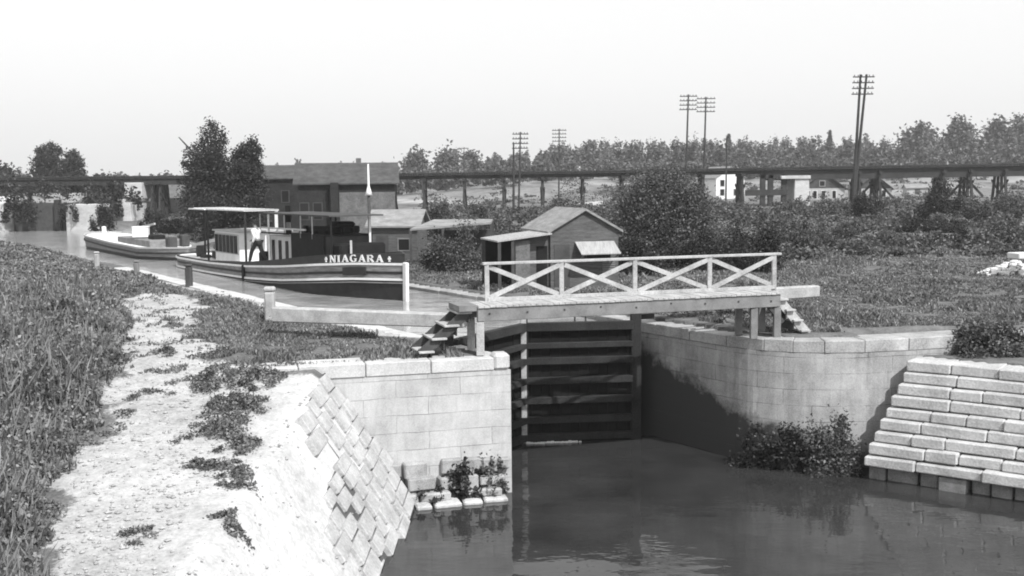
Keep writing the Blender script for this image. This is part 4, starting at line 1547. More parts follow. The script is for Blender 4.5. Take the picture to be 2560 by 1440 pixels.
zt = lambda x: float(np.interp(x, [-90, -64, -30, -14, 14, 32, 64, 90], [5.9, 5.75, 5.75, 5.75, 5.85, 6.0, 6.2, 6.3]))
xs = np.linspace(-95, 31.5, 40)
for y in (-1.1, 1.1):
    mb = MB()
    for a, b in zip(xs[:-1], xs[1:]):
        mb.beam((a, TD + y, zt(a) - 0.55), (b, TD + y, zt(b) - 0.55), 0.35, 0.42)
    mb.build('stringer', M['trestle'], tr)
mb = MB()
x = -95.0
while x < 95:
    mb.box((x, TD, zt(x) - 0.24), (0.26, 3.6, 0.2)); x += 0.30
mb.build('cross_ties', M['trestle'], tr)
for y in (-1.75, 1.75):
    mb = MB()
    for a, b in zip(np.linspace(-95, 95, 60)[:-1], np.linspace(-95, 95, 60)[1:]):
        mb.beam((a, TD + y, zt(a) - 0.06), (b, TD + y, zt(b) - 0.06), 0.2, 0.16)
    mb.build('guard_timber', M['trestle'], tr)
for y in (-1.2, 1.2):
    gd = MB()
    for a, b in zip(np.linspace(31.5, 95, 24)[:-1], np.linspace(31.5, 95, 24)[1:]):
        gd.beam((a, TD + y, zt(a) - 0.95), (b, TD + y, zt(b) - 0.95), 0.3, 1.25)
    gd.build('plate_girder', M['trestle'], tr)
for y in (-1.5, 1.5):
    gd = MB()
    for a, b in zip(np.linspace(-95, -41, 20)[:-1], np.linspace(-95, -41, 20)[1:]):
        gd.beam((a, TD + y, zt(a) - 0.72), (b, TD + y, zt(b) - 0.72), 0.2, 0.75)
    gd.build('plate_girder', M['trestle'], tr)
bent_me = None
bent_px = [30, 130, 228, 388, 408, 505, 600, 690, 790, 890, 985, 1062, 1161, 1260, 1356, 1456, 1554, 1652, 1752, 1850, 2140, 2190, 2348, 2415, 2500]
for px in bent_px:
    q = tz(px, 432)
    if bent_me is None:
        mb = MB()
        for y, sp_ in ((-1.3, -1.1), (-0.45, -0.25), (0.45, 0.25), (1.3, 1.1)):
            mb.beam((0, y, -0.8), (0, y + sp_, -6.5), 0.27, 0.27, (0, 1, 0))
        mb.beam((0, -1.9, -0.85), (0, 1.9, -0.85), 0.4, 0.36)
        mb.beam((0.2, -1.9, -2.0), (0.2, 2.1, -4.6), 0.1, 0.25)
        mb.beam((-0.2, 1.9, -2.0), (-0.2, -2.1, -4.6), 0.1, 0.25)
        bo = mb.build('bent', M['trestle'], None)
        bent_me = bo.data
    else:
        bo = bpy.data.objects.new('bent', bent_me)
        COL.objects.link(bo)
    bo.parent = tr
    bo.location = Vector((q.x, TD, zt(q.x))) - tr.location
# knee braces under the girder at two bents
for px in (2190, 2415):
    q = tz(px, 432)
    mb = MB()
    mb.beam((q.x, TD, zt(q.x) - 1.7), (q.x - 2.2, TD, zt(q.x) - 4.0), 0.2, 0.25)
    mb.beam((q.x, TD, zt(q.x) - 1.7), (q.x + 2.2, TD, zt(q.x) - 4.0), 0.2, 0.25)
    mb.build('knee_brace', M['trestle'], tr)
# dark timber frame in front of the right pier
mb = MB()
for px in (1893, 1912, 1945):
    q = tz(px, 440)
    mb.beam((q.x, TD - 3, 0.3), (q.x, TD - 3, zt(q.x) - 0.9), 0.6, 0.5, (0, 1, 0))
qa, qb = tz(1850, 482), tz(1952, 480)
mb.beam((qa.x, TD - 3.2, qa.z), (qb.x, TD - 3.2, qb.z), 0.4, 0.7)
qa, qb = tz(1888, 436), tz(1960, 434)
mb.beam((qa.x, TD - 3.0, zt(qa.x) - 1.1), (qb.x, TD - 3.0, zt(qb.x) - 1.1), 0.5, 0.5)
mb.build('timber_frame', M['trestle'], tr)


def pier(label, blocks):
    x0 = sum(b[0] + b[1] for b in blocks) / 2 / len(blocks)
    t = thing('stone_pier', label, 'pier', (x0, TD, 0))
    for (xa, xb, ya, yb, za, zb, nm, taper, mk) in blocks:
        k = taper
        MB().hexa([(xa - k, ya - k, za), (xb + k, ya - k, za), (xb + k, yb + k, za), (xa - k, yb + k, za), (xa, ya, zb), (xb, ya, zb), (xb, yb, zb), (xa, yb, zb)]).build(nm, M[mk], t, bevel=0.04)
    return t


M['pier'] = mat('pier stone', 0.34, 0.60, 0.9, bmp=0.8, dist=0.06, stretch=(1, 1, 2.5), fine=6)
M['pier_dull'] = mat('dull pier stone', 0.16, 0.32, 0.9, bmp=0.8, dist=0.06, stretch=(1, 1, 2.5), fine=6)
a, b = tz(1968, 520).x, tz(2002, 520).x
pier('pale stone bridge pier with projecting cap below the dark girders', [(a, b, TD - 3.6, TD + 3, 0.6, 4.55, 'shaft', 0.15, 'pier'), (a - 1.7, b + 0.15, TD - 3.8, TD + 3.2, 4.55, 4.95, 'cap', 0, 'pier')])
a, b, c_ = tz(330, 500).x, tz(372, 500).x, tz(316, 500).x
pier('stepped pale stone pier under the left part of the trestle', [(c_, b - 0.3, TD - 6, TD + 3, -0.5, 2.6, 'footing', 0.25, 'pier'), (c_ - 0.2, a + 1.0, TD - 6.2, TD - 1.5, 2.6, 3.0, 'ledge', 0, 'pier'), (a, b, TD - 2.5, TD + 3, 3.0, 4.95, 'shaft', 0.05, 'pier')])
a, b = tz(374, 500).x, tz(482, 500).x
pier('dull stone abutment wall right of the stepped pier, behind the dark bent', [(a, b, TD + 4, TD + 6, 0.2, 4.95, 'wall_face', 0.1, 'pier_dull')])
a, b = tz(694, 480).x, tz(712, 480).x
pier('narrow pale pier beside the gable of the brick building', [(a, b, TD - 8, TD - 5, 0.2, 4.6, 'shaft', 0.05, 'pier_dull')])

# guard gate at the far end of the pool
GY = 116.0
gg = thing('guard_gate', 'old stone guard gate with dark timber doors at the far end of the pool', 'gate', (-46, GY, 0))


def xx(px): return atd(px, 540, GY).x


def zz(py): return atd(100, py, GY).z


MB().hexa([(xx(-120), GY - 1, -2), (xx(24), GY - 1, -2), (xx(24), GY + 3, -2), (xx(-120), GY + 3, -2), (xx(-120), GY - 1, zz(508)), (xx(20), GY - 1, zz(508)), (xx(20), GY + 3, zz(490)), (xx(-120), GY + 3, zz(490))]).build('left_abutment', M['pier'], gg)
MB().hexa([(xx(24), GY + 1, -2), (xx(170), GY + 1, -2), (xx(170), GY + 1.5, -2), (xx(24), GY + 1.5, -2), (xx(24), GY + 1, zz(508)), (xx(170), GY + 1, zz(508)), (xx(170), GY + 1.5, zz(508)), (xx(24), GY + 1.5, zz(508))]).build('gate_boards', M['timber_dark'], gg)
MB().hexa([(xx(-60), GY + 1.6, 0), (xx(172), GY + 1.6, 0), (xx(172), GY + 9, 0), (xx(-60), GY + 9, 0), (xx(-60), GY + 1.6, zz(506)), (xx(172), GY + 1.6, zz(508)), (xx(162), GY + 9, zz(484)), (xx(-60), GY + 9, zz(484))]).build('roadway_bank', M['pier_dull'], gg)
MB().hexa([(xx(132), GY + .4, -2), (xx(146), GY + .4, -2), (xx(146), GY + 1, -2), (xx(132), GY + 1, -2), (xx(132), GY + .4, zz(500)), (xx(146), GY + .4, zz(500)), (xx(146), GY + 1, zz(500)), (xx(132), GY + 1, zz(500))]).build('gate_post', M['trestle'], gg)
MB().hexa([(xx(170), GY - .5, -2), (xx(262), GY - 1.5, -2), (xx(262), GY + 2, -2), (xx(170), GY + 2, -2), (xx(170), GY - .5, zz(513)), (xx(258), GY - 1.5, zz(513)), (xx(258), GY + 2, zz(511)), (xx(170), GY + 2, zz(511))]).build('right_abutment', M['pier'], gg)

# ------------------------------------------------------------------ telegraph poles
def pole(label, px, py_base, py_top, D, arms, armw, r=0.13, lean_px=0, double=False, arm_y=None):
    p, q = atd(px, py_base, D), atd(px + lean_px, py_top, D)
    p.z = min(p.z, gz(p.x, p.y) + 0.0)
    t = thing('telegraph_pole', label, 'pole', p, 'telegraph poles')
    if double:
        for k in (-1, 1):
            MB().tube([p + Vector((0.0, 0, 0)), q + Vector((k * armw * 0.14, 0, 0))], [r * 1.15, r * 0.65], 8).build('shaft', M['pole'], t)
    else:
        MB().tube([p, q], [r * 1.1, r * 0.6], 8).build('shaft', M['pole'], t)
    d = (q - p).normalized()
    for i in range(arms):
        c = q - d * (0.25 + i * 0.55)
        am = MB().beam(c + Vector((-armw / 2, -0.12, 0)), c + Vector((armw / 2, -0.12, 0.0)), 0.09, 0.11).build('crossarm', M['pole'], t)
        mb = MB()
        for k in range(6):
            a = -armw / 2 + 0.15 + k * (armw - 0.3) / 5
            mb.tube([c + Vector((a, -0.12, 0.05)), c + Vector((a, -0.12, 0.2))], [0.035, 0.05], 5)
        mb.build('insulator', M['pole'], am)
    return t


pole('tall twin telegraph pole rising right of the cottages', 2131, 530, 186, 108, 4, 2.1, 0.16, 28, True)
pole('telegraph pole left of the closer pair above the big bush', 1712, 520, 236, 140, 4, 2.2, 0.15, 9)
pole('telegraph pole right of the closer pair above the big bush', 1757, 520, 242, 143, 4, 2.4, 0.15, 8)
pole('telegraph pole with many thin arms right of the wider pair', 1397, 500, 322, 170, 4, 2.2, 0.13, 1)
pole('telegraph pole with four arms, taller of the wider pair', 1296, 560, 330, 130, 4, 1.9, 0.13, 5)
pole('plain short pole without arms beside the taller one', 1284, 560, 356, 120, 0, 1.0, 0.15, 0)
pole('slim plain pole crossing the trestle beside the white house', 1814, 540, 342, 120, 0, 1.0, 0.10, 3)
pole('distant pole rising left of two round trees', 1056, 480, 376, 200, 1, 1.8, 0.12, 0)
pole('distant faint pole between two round trees', 1160, 480, 368, 210, 1, 1.8, 0.10, 0)

# ------------------------------------------------------------------ trees and bushes
# tall dark tree on the left: three crowns
def lobe_tree(label, px0, base_y, D, lobes, n, leaf, m, depth, cat='tree', name='tree', trunk=0.2):
    """crown given as lobes (x, y and radius seen from the front), spread over a real depth"""
    b = atd(px0, base_y, D)
    b.z = gz(b.x, b.y)
    t = thing(name, label, cat, b)
    mb = MB()
    C, Rr = [], []
    for px, py, r in lobes:
        for dd in ((-0.6, 0.6) if r > 22 else (random.uniform(-0.4, 0.4),)):
            q = atd(px + random.uniform(-3, 3), py + random.uniform(-3, 3), D + dd * depth)
            C.append(q[:]); Rr.append(r / FPX * D)
            md = b.lerp(q, 0.5) + Vector((0, 0, 0.08 * (q.z - b.z)))
            mb.tube([b - up * 0.2, md, q], [trunk, trunk * 0.45, 0.02], 5)
    mb.build('trunk', M['bark'], t)
    C, Rr = np.array(C), np.array(Rr)
    k = rng.choice(len(C), n, p=Rr ** 1.8 / np.sum(Rr ** 1.8))
    pts = C[k] + unit(n) * (Rr[k] * rng.uniform(0.15, 1.0, n) ** 0.55)[:, None] + rng.normal(size=(n, 3)) * (Rr[k] * 0.30 + 0.10)[:, None]
    pts[:, 2] = np.maximum(pts[:, 2], b.z + 0.05)
    quad_mesh('crown', leaf_quads(pts, leaf, 0.6), rng.random(n), M[m], t)
    return t


lobe_tree('tall ragged dark tree with pointed top left of the brick building', 530, 575, 92,
          [(527, 310, 8), (538, 322, 11), (552, 330, 8), (520, 335, 13), (540, 348, 16), (560, 350, 7), (512, 362, 16), (545, 372, 18), (488, 372, 10), (470, 388, 9), (495, 395, 16), (528, 398, 24),
           (465, 412, 10), (485, 420, 15), (550, 402, 16), (515, 430, 28), (552, 440, 26), (480, 450, 22), (500, 470, 30), (540, 480, 30), (475, 490, 22), (565, 470, 26)], 19000, 0.19, 'leaf_dark', 3.4)
lobe_tree('lower twin of the ragged dark tree, with forked top', 612, 575, 90,
          [(634, 352, 8), (628, 366, 11), (642, 372, 8), (605, 372, 9), (595, 384, 12), (618, 386, 16), (640, 392, 12), (606, 404, 20), (632, 412, 18), (585, 400, 9), (600, 432, 26), (630, 440, 24),
           (645, 425, 10), (590, 465, 28), (625, 475, 28), (648, 460, 14)], 16000, 0.19, 'leaf_dark', 3.0)
p = atd(560, 580, 86)
bush('massive dark thicket at the feet of the two ragged trees', p.x, p.y, 3.7, 2.4, 4.6, 18000, 0.18, 'leaf_dark', lobes=34)
p = atd(470, 350, 92)
# a bare leaning limb
tl = thing('dead_limb', 'bare slanting limb sticking out left of the ragged dark tree', 'branch', (p.x, p.y, p.z))
q = atd(530, 440, 92)
MB().tube([q, q.lerp(atd(450, 344, 92), 0.5) + up * 0.1, atd(447, 343, 92)], [0.16, 0.12, 0.05], 6).build('limb', M['bark'], tl)
# far left trees over the trestle
lobe_tree('lone bushy tree top above the left end of the trestle', 130, 470, 190, [(125, 362, 8), (112, 372, 9), (135, 372, 11), (98, 376, 6), (148, 380, 8), (105, 390, 16), (132, 392, 17), (100, 410, 18), (125, 415, 20), (120, 432, 18), (150, 428, 13), (160, 442, 16), (95, 435, 14)], 8000, 0.36, 'leaf_dark', 4)
lobe_tree('round crown right of the lone bushy tree on the left', 180, 470, 186, [(185, 386, 8), (172, 394, 10), (193, 396, 10), (165, 405, 9), (182, 406, 14), (200, 410, 8), (175, 422, 14), (195, 425, 12), (205, 436, 10), (185, 440, 14)], 5000, 0.36, 'leaf_dark', 4)
p = atd(242, 470, 190)
tree('small pointed tree top just showing over the left trestle', p.x, p.y, 5.7, 1.4, 1200, 0.45, 'leaf_dark', trunk_h=0.2, clusters=12)
p = atd(10, 480, 190)
tree('dark rounded tree at the far left edge of the view', p.x, p.y, 6.8, 4.2, 4000, 0.6, 'leaf_dark', trunk_h=0.2, clusters=22)
# trees against the sky in the middle
for lab, px, top, D, cr in (('round tree with a dead pole before it, left of centre', 1040, 378, 300, 4.2), ('taller round tree standing alone left of the shanty pole', 1122, 374, 300, 4.6),
                            ('small round tree right of the taller lone one', 1178, 382, 310, 3.6)):
    p = atd(px, 432, D)
    q = atd(px, top, D)
    tree(lab, p.x, p.y, q.z - gz(p.x, p.y), cr, 1500, 1.0, 'leaf_far', trunk_h=0.25, clusters=16, cl=0.34)
for lab, px, top, D, cr in (('tall open tree breaking the wooded skyline near the twin pole', 2300, 308, 330, 7.0), ('ragged tall tree with thin top on the right skyline', 2396, 298, 330, 6.5),
                            ('tall rounded tree on the skyline near the right edge', 2492, 302, 320, 6.5), ('broad tall tree at the right edge of the skyline', 2548, 298, 322, 7.5)):
    p = atd(px, 400, D)
    q = atd(px, top, D)
    tree(lab, p.x, p.y, q.z - gz(p.x, p.y), cr, 2200, 1.1, 'leaf_far', trunk_h=0.3, clusters=20, cl=0.28)
for lab, px, top, D in (('pointed conifer on the skyline left of the twin pole', 2074, 326, 330), ('small pointed conifer on the skyline above the white house', 1822, 336, 330)):
    p = atd(px, 400, D)
    q = atd(px, top, D)
    hh = q.z - gz(p.x, p.y)
    tt = thing('conifer', lab, 'tree', (p.x, p.y, gz(p.x, p.y)), 'conifers on the skyline')
    MB().tube([(p.x, p.y, gz(p.x, p.y)), (p.x, p.y, q.z)], [0.3, 0.05], 6).build('trunk', M['bark'], tt)
    n = 900
    f = rng.random(n) ** 0.7
    an = rng.uniform(0, 6.28, n)
    rr = (1 - f) * 2.6 * (0.55 + 0.45 * np.sin(f * 40) ** 2) * rng.uniform(0.3, 1, n)
    pts = np.stack([p.x + rr * np.cos(an), p.y + rr * np.sin(an), gz(p.x, p.y) + hh * (0.1 + 0.9 * f)], -1)
    quad_mesh('crown', leaf_quads(pts, 0.9, 0.3), rng.random(n), M['leaf_far'], tt)

# the far wood as one mass
P, S = [], []
def wood(px0, px1, D0, D1, top0, top1, step, jit, leaf=1.0):
    px = px0
    while px < px1:
        k = (px - px0) / (px1 - px0)
        for D in np.linspace(D0, D1, 3):
            D = D + rng.uniform(-12, 12)
            top = top0 + (top1 - top0) * k + rng.uniform(-jit, jit) + (D1 - D) * 0.12
            pxx = px + rng.uniform(-step, step) * 0.6
            q = atd(pxx, top, D)
            g0 = gz(q.x, q.y)
            hh = max(3.0, q.z - g0)
            r = hh * rng.uniform(0.28, 0.42)
            n = 620
            pts = lobes_points((q.x, q.y, g0 + hh * 0.12), r, r, hh * 0.88, n, 14, 0.34)
            P.append(pts)
            S.append(np.full(n, leaf))
        px += step


wood(1400, 2620, 300, 380, 347, 332, 26, 8, 0.9)
wood(1190, 1440, 320, 390, 392, 368, 22, 7, 1.0)
wood(640, 1010, 300, 380, 408, 410, 24, 6, 1.0)
wood(1190, 2640, 235, 290, 400, 384, 24, 6, 0.75)
wood(640, 1200, 240, 300, 420, 412, 24, 5, 0.75)
wood(-80, 480, 210, 270, 424, 436, 26, 7, 0.8)
pts = np.concatenate(P)
sz = np.concatenate(S)
wo = quad_mesh('far_woods', leaf_quads(pts, sz, 0.7), rng.random(len(pts)), M['leaf_far'])
tag(wo, 'band of woods along the far ridge behind the trestle', 'woods', kind='stuff')

P, S = [], []
wood(-60, 322, 142, 165, 438, 441, 8, 4, 0.40)
wood(-60, 262, 127, 133, 452, 462, 9, 7, 0.30)
pts = np.concatenate(P)
tag(quad_mesh('tree_belt', leaf_quads(pts, np.concatenate(S), 0.7), rng.random(len(pts)), M['leaf_dark']), 'dark belt of small trees under and behind the left trestle', 'trees', kind='stuff')

# bushes: label, px, base y, top y, width px, D, material, leaves
BT_ = [
    ('dense dark bush behind the right half of the footbridge', 1850, 655, 545, 270, 51, 'leaf_dark', 8000),
    ('black leafy bush crowding the right corner of the shanty', 1590, 660, 585, 150, 49, 'leaf_dark', 4000),
    ('leafy shrub between the shanty and the dense dark bush', 1730, 655, 560, 160, 52, 'leaf_dark', 4500),
    ('loose pale bush behind the shanty roof', 1395, 560, 482, 150, 66, 'leaf', 3500),
    ('low pale bush at the left end of the shanty roof ridge', 1500, 560, 510, 110, 68, 'leaf_pale', 2200),
    ('round bush in front of the sagging low shed', 1140, 645, 566, 170, 53, 'leaf', 5000),
    ('dark bush between the low shed and the tall trestle legs', 1090, 560, 490, 110, 80, 'leaf', 2500),
    ('scrubby bush right of the low shed, under the plain pole', 1205, 560, 510, 90, 82, 'leaf', 1800),
    ('small dark bush left of the stepped pier', 258, 572, 510, 56, 108, 'leaf_dark', 1800),
    ('dark shrub right of the foot of the stepped pier', 385, 580, 520, 60, 104, 'leaf_dark', 1500),
    ('scrub behind the after deck of the named boat', 440, 580, 540, 90, 98, 'leaf_dark', 1800),
    ('dark tree-like bush below the twin telegraph pole', 2150, 600, 482, 110, 92, 'leaf_dark', 3200),
    ('tall dark bush under the girders, darkest on the right slope', 2345, 620, 455, 110, 88, 'leaf_dark', 3500),
    ('broad black bush in front of the tall dark one', 2330, 640, 540, 160, 76, 'leaf_dark', 3600),
    ('dark bush low on the right slope above the white heap', 2400, 672, 575, 130, 66, 'leaf_dark', 3200),
    ('round grey bush right of the tall dark one', 2440, 600, 505, 110, 84, 'leaf', 2500),
    ('grey-leaved bush at the right edge below the girders', 2525, 600, 480, 120, 86, 'leaf', 2600),
    ('large pale bush at the right edge above the white heap', 2520, 655, 545, 150, 70, 'leaf', 3200),
    ('grey bush just right of the footbridge bushes', 2010, 650, 545, 150, 62, 'leaf', 3600),
    ('grey mound of leaves below the cottages', 2110, 640, 560, 150, 68, 'leaf', 3200),
    ('low mound of leaves in the middle of the right slope', 2230, 650, 575, 150, 66, 'leaf', 3200),
    ('dark low bush left of the white heap', 2215, 676, 620, 110, 58, 'leaf_dark', 2200),
    ('bush at the foot of the pale stone pier', 1985, 560, 508, 130, 108, 'leaf', 2200),
    ('bush in front of the cottage windows', 2075, 560, 500, 100, 112, 'leaf', 1800),
    ('bush in front of the smaller cottage', 2230, 560, 492, 110, 114, 'leaf', 1800),
    ('bushes hiding the foot of the white house', 1800, 560, 500, 150, 112, 'leaf', 2400),
    ('scrub patch under the trestle between the two pole pairs', 1560, 520, 470, 90, 118, 'leaf_pale', 1500),
]
for lab, px, yb, yt, wpx, D, mk, n in BT_:
    a, b = atd(px, yb, D), atd(px, yt, D)
    rx = wpx / 2 / FPX * D
    z0 = gz(a.x, a.y)
    bush(lab, a.x, a.y, rx * 1.12, rx * 0.8, (b.z - z0) * 1.08, int(n * 2.9), 0.05 + D * 0.0011, mk, z=z0 - 0.05, group='bushes on the far bank' if px > 1000 else None, lobes=26)
lobe_tree('big tall rounded bush right of the shanty, highest of the thicket', 1665, 655, 57,
          [(1660, 438, 20), (1630, 446, 22), (1695, 448, 22), (1600, 470, 26), (1650, 475, 34), (1710, 475, 30), (1740, 490, 24), (1570, 505, 26), (1610, 515, 36), (1670, 525, 40), (1725, 530, 38), (1765, 530, 22),
           (1550, 550, 26), (1590, 565, 40), (1650, 580, 46), (1710, 585, 44), (1765, 580, 34), (1545, 600, 28), (1600, 620, 40), (1670, 630, 40), (1740, 630, 40)], 42000, 0.125, 'leaf', 1.5, cat='bush', name='bush', trunk=0.07)['group'] = 'bushes on the far bank'
# scrub of the far bank that no one could count
P = []
for _ in range(1150):
    D = 56 * (132 / 56) ** rng.random()
    px = rng.uniform(960, 2640)
    x, y = (px - 1280) / FPX * D, D
    tt_ = x * N[0] + y * N[1]
    ss_ = x * U[0] + y * U[1]
    if tt_ < (25 if ss_ < 62 else canal_sides(ss_)[1] + 2) or (px < 1250 and D < 66): continue
    h = rng.uniform(0.25, 1.0) ** 1.3 * (0.5 + D / 110)
    if vnoise(np.array([x]), np.array([y]), 9.0, 31)[0] < 0.30: continue
    P.append(lobes_points((x, y, gz(x, y) - 0.05), h * rng.uniform(.8, 1.6), h * 0.9, h, int(200 + 160 * h), 8, 0.4))
for _ in range(110):
    D = rng.uniform(100, 135)
    px = rng.uniform(250, 960)
    x, y = (px - 1280) / FPX * D, D
    tt_ = x * N[0] + y * N[1]
    ss_ = x * U[0] + y * U[1]
    if tt_ < canal_sides(ss_)[1] + 1.5: continue
    h = rng.uniform(0.6, 2.0)
    P.append(lobes_points((x, y, gz(x, y)), h * 1.3, h, h, int(160), 8, 0.4))
for _ in range(260):
    D = rng.uniform(150, 270)
    px = rng.uniform(900, 2640)
    x, y = (px - 1280) / FPX * D, D
    h = rng.uniform(0.5, 1.6)
    P.append(lobes_points((x, y, gz(x, y) - 0.05), h * 1.8, h, h, 160, 8, 0.4))
pts = np.concatenate(P)
tag(quad_mesh('scrub', leaf_quads(pts, 0.15 + 0.0008 * pts[:, 1], 0.7), rng.random(len(pts)), M['scrub']), 'low scrub covering the far bank', 'scrub', kind='stuff')

# plants by the lower basin
bush('leafy shrub at the foot of the curved wall beside the stepped wing', 8.6, 28.75, 1.1, 0.45, 1.9, 4200, 0.09, 'leaf', z=-3.5)
bush('dark shrub trailing into the water left of the stepped wing', 7.5, 29.15, 1.0, 0.38, 1.35, 2800, 0.09, 'leaf_dark', z=-3.5)
bush('low dark growth along the foot of the right wall', 6.6, 29.75, 0.9, 0.35, 1.1, 2000, 0.09, 'leaf_dark', z=-3.5)
bush('dark weeds on the footing of the left lock wall', -1.25, 26.75, 0.62, 0.4, 1.15, 2200, 0.11, 'leaf_dark', z=-3.45)
bush('small weeds at the corner of the left lock wall near the water', -0.55, 26.95, 0.42, 0.3, 0.95, 1300, 0.10, 'leaf', z=-3.4)
bush('little weeds on the wet stones below the wing facing', -2.1, 26.45, 0.5, 0.35, 0.5, 900, 0.10, 'leaf_dark', z=-3.45)
bush('bushy plant growing behind the stepped wing at the right edge', 12.9, 29.75, 1.35, 0.65, 1.1, 6000, 0.10, 'leaf', z=-0.5)

# white heap by the right edge
hp = thing('rubble_heap', 'heap of pale rubble at the right edge of the field', 'heap', atz(2530, 690, 0.1))
p = atz(2535, 688, 0.1)
mb = MB()
for i in range(220):
    a, r_ = random.uniform(0, 6.28), random.random() ** .5
    hx_, hy_ = p.x + math.cos(a) * r_ * 1.5, p.y + math.sin(a) * r_ * 1.0
    sz_ = random.uniform(.08, .24)
    mb.box((hx_, hy_, (1 - r_) * 0.5 + gz(hx_, hy_)), (sz_, sz_ * 1.2, sz_ * .8), random.uniform(0, 3))
mb.build('loose_stones', M['rubble'], hp, bevel=0.04)
p = atz(2560, 665, 0.6)
MB().box((p.x, p.y, 0.95 + 0.1), (1.1, 0.8, 0.25), 0.2).build('slab', M['rubble'], hp, bevel=0.03)

# ------------------------------------------------------------------ weeds and grass
def blades(x, y, z, h, wd, lean=0.5):
    n = len(x)
    an = rng.uniform(0, 6.28, n)
    d = np.stack([np.cos(an), np.sin(an), np.zeros(n)], -1)
    an2 = rng.uniform(0, 6.28, n)
    l = np.stack([np.cos(an2), np.sin(an2), np.zeros(n)], -1) * (h * lean * rng.random(n))[:, None]
    b = np.stack([x, y, z], -1)
    top = b + l + np.stack([np.zeros(n), np.zeros(n), h], -1)
    mid = b + l * 0.35 + np.stack([np.zeros(n), np.zeros(n), h * 0.55], -1)
    w_ = (d * (wd / 2)[:, None] if np.ndim(wd) else d * wd / 2)
    return np.stack([b, mid + w_, top, mid - w_], 1).reshape(-1, 3)


def scatter(n, x0, x1, y0, y1, keep):
    # density falls with distance
    y = y0 * (y1 / y0) ** rng.random(n)
    x = rng.uniform(x0, x1, n) * y
    k = keep(x, y)
    return x[k], y[k]


def st_of(x, y): return x * U[0] + y * U[1], x * N[0] + y * N[1]


# rank weeds left of the path
def weed_zone(x, y):
    s, t = st_of(x, y)
    xl = np.interp(y, ys_p, xl_p)
    edge = (vnoise(x, y, 0.8, 9) - 0.5) * 0.9
    a = x / y
    return (x < xl + edge) & (t < 14.0 - 0.4) & (a > -0.56) & (vnoise(x, y, 0.5, 11) > 0.12)


x, y = scatter(420000, -0.57, -0.08, 10, 132, weed_zone)
hm = 0.25 + 0.45 * vnoise(x, y, 1.1, 4) + 0.25 * vnoise(x, y, 0.4, 6)
hm *= np.clip((np.interp(y, ys_p, xl_p) - x) * 0.7 + 0.45, 0.3, 1.0) * (1 - 0.75 * sm(34, 60, y))
z = ground_z(x, y) + hm * rng.random(len(x)) ** 0.6
stalk = rng.random(len(x)) < 0.22
xs_, ys_ = x[stalk], y[stalk]
stalks = blades(xs_, ys_, ground_z(xs_, ys_), hm[stalk] * rng.uniform(0.6, 1.45, len(xs_)), 0.025 + 0.0011 * ys_, 0.6)
x, y, z = x[~stalk], y[~stalk], z[~stalk]
tag(quad_mesh('tall_weeds', np.concatenate([leaf_quads(np.stack([x, y, z], -1), 0.05 + 0.0020 * y, 0.8), stalks]), rng.random(len(x) + len(xs_)), M['weed']), 'rank weeds left of the towpath', 'weeds', kind='stuff')


def grass_zone(x, y):
    s, t = st_of(x, y)
    d = dirt_mask(x, y)
    rightok = (t > 22.7) & (y > 30.6 + 0 * x) & ((x < 9.5) | (y > 31.6))
    leftok = (t < 13.75) & (y > 25.9 + 0.25 * (x + 6.7) * (x > -6.7)) & (x > np.interp(y, ys_p, xl_p) - 0.5)
    a = x / y
    d = np.where((vnoise(x, y, 0.45, 41) > 0.62) & (rng.random(len(x)) < 0.35) & (d > 0.45), 0.2, d)
    return (leftok | rightok) & (d < 0.45 + 0.3 * (vnoise(x, y, .5, 8) - .5)) & (np.abs(a) < 0.52) & (vnoise(x, y, 0.5, 21) > 0.32)


x, y = scatter(420000, -0.53, 0.53, 25, 64, grass_zone)
h = 0.04 + 0.26 * vnoise(x, y, 1.6, 14) ** 2 * rng.random(len(x)) + 0.05 * rng.random(len(x))
z = ground_z(x, y) - 0.02
tag(quad_mesh('grass', blades(x, y, z, h, 0.03 + 0.0009 * y, 0.9), rng.random(len(x)), M['grass']), 'rough grass on both sides of the lock', 'grass', kind='stuff')

# coarser weeds standing in the grass
x, y = scatter(90000, -0.5, 0.53, 26, 90, lambda x, y: (grass_zone(x, y) | (y > 60) & (x > 4) & (x * N[0] + y * N[1] > 24)) & (vnoise(x, y, 1.9, 71) > 0.60))
hw_ = 0.10 + 0.28 * vnoise(x, y, 0.7, 72)
tag(quad_mesh('field_weeds', leaf_quads(np.stack([x, y, ground_z(x, y) + hw_ * rng.random(len(x))], -1), 0.035 + 0.0019 * y, 0.8), rng.random(len(x)), M['leaf']), 'patches of coarse weeds standing in the rough grass', 'weeds', kind='stuff')

# pebbles on the bare ground
x, y = scatter(14000, -0.48, -0.1, 13, 46, lambda x, y: (dirt_mask(x, y) > 0.6) & (x * N[0] + y * N[1] < 13.6) & ((x < -5.4) | (rng.random(len(x)) < 0.2)))
z = ground_z(x, y)
r_ = 0.012 + 0.05 * rng.random(len(x)) ** 4
oc = np.array([(1, 0, 0), (0, 1, 0), (-1, 0, 0), (0, -1, 0), (0, 0, .7), (0, 0, -.7)])
fc = np.array([(0, 1, 4), (1, 2, 4), (2, 3, 4), (3, 0, 4), (1, 0, 5), (2, 1, 5), (3, 2, 5), (0, 3, 5)])
pv_ = (np.stack([x, y, z + r_ * .3], -1)[:, None, :] + oc[None] * (r_[:, None] * rng.uniform(.6, 1.3, (len(x), 3)))[:, None, :]).reshape(-1, 3)
pf_ = (np.arange(len(x))[:, None, None] * 6 + fc[None]).reshape(-1, 3)
pm = bpy.data.meshes.new('pebbles')
pm.from_pydata(pv_.tolist(), [], pf_.tolist())
pm.materials.append(M['pebble'])
po = bpy.data.objects.new('pebbles', pm)
COL.objects.link(po)
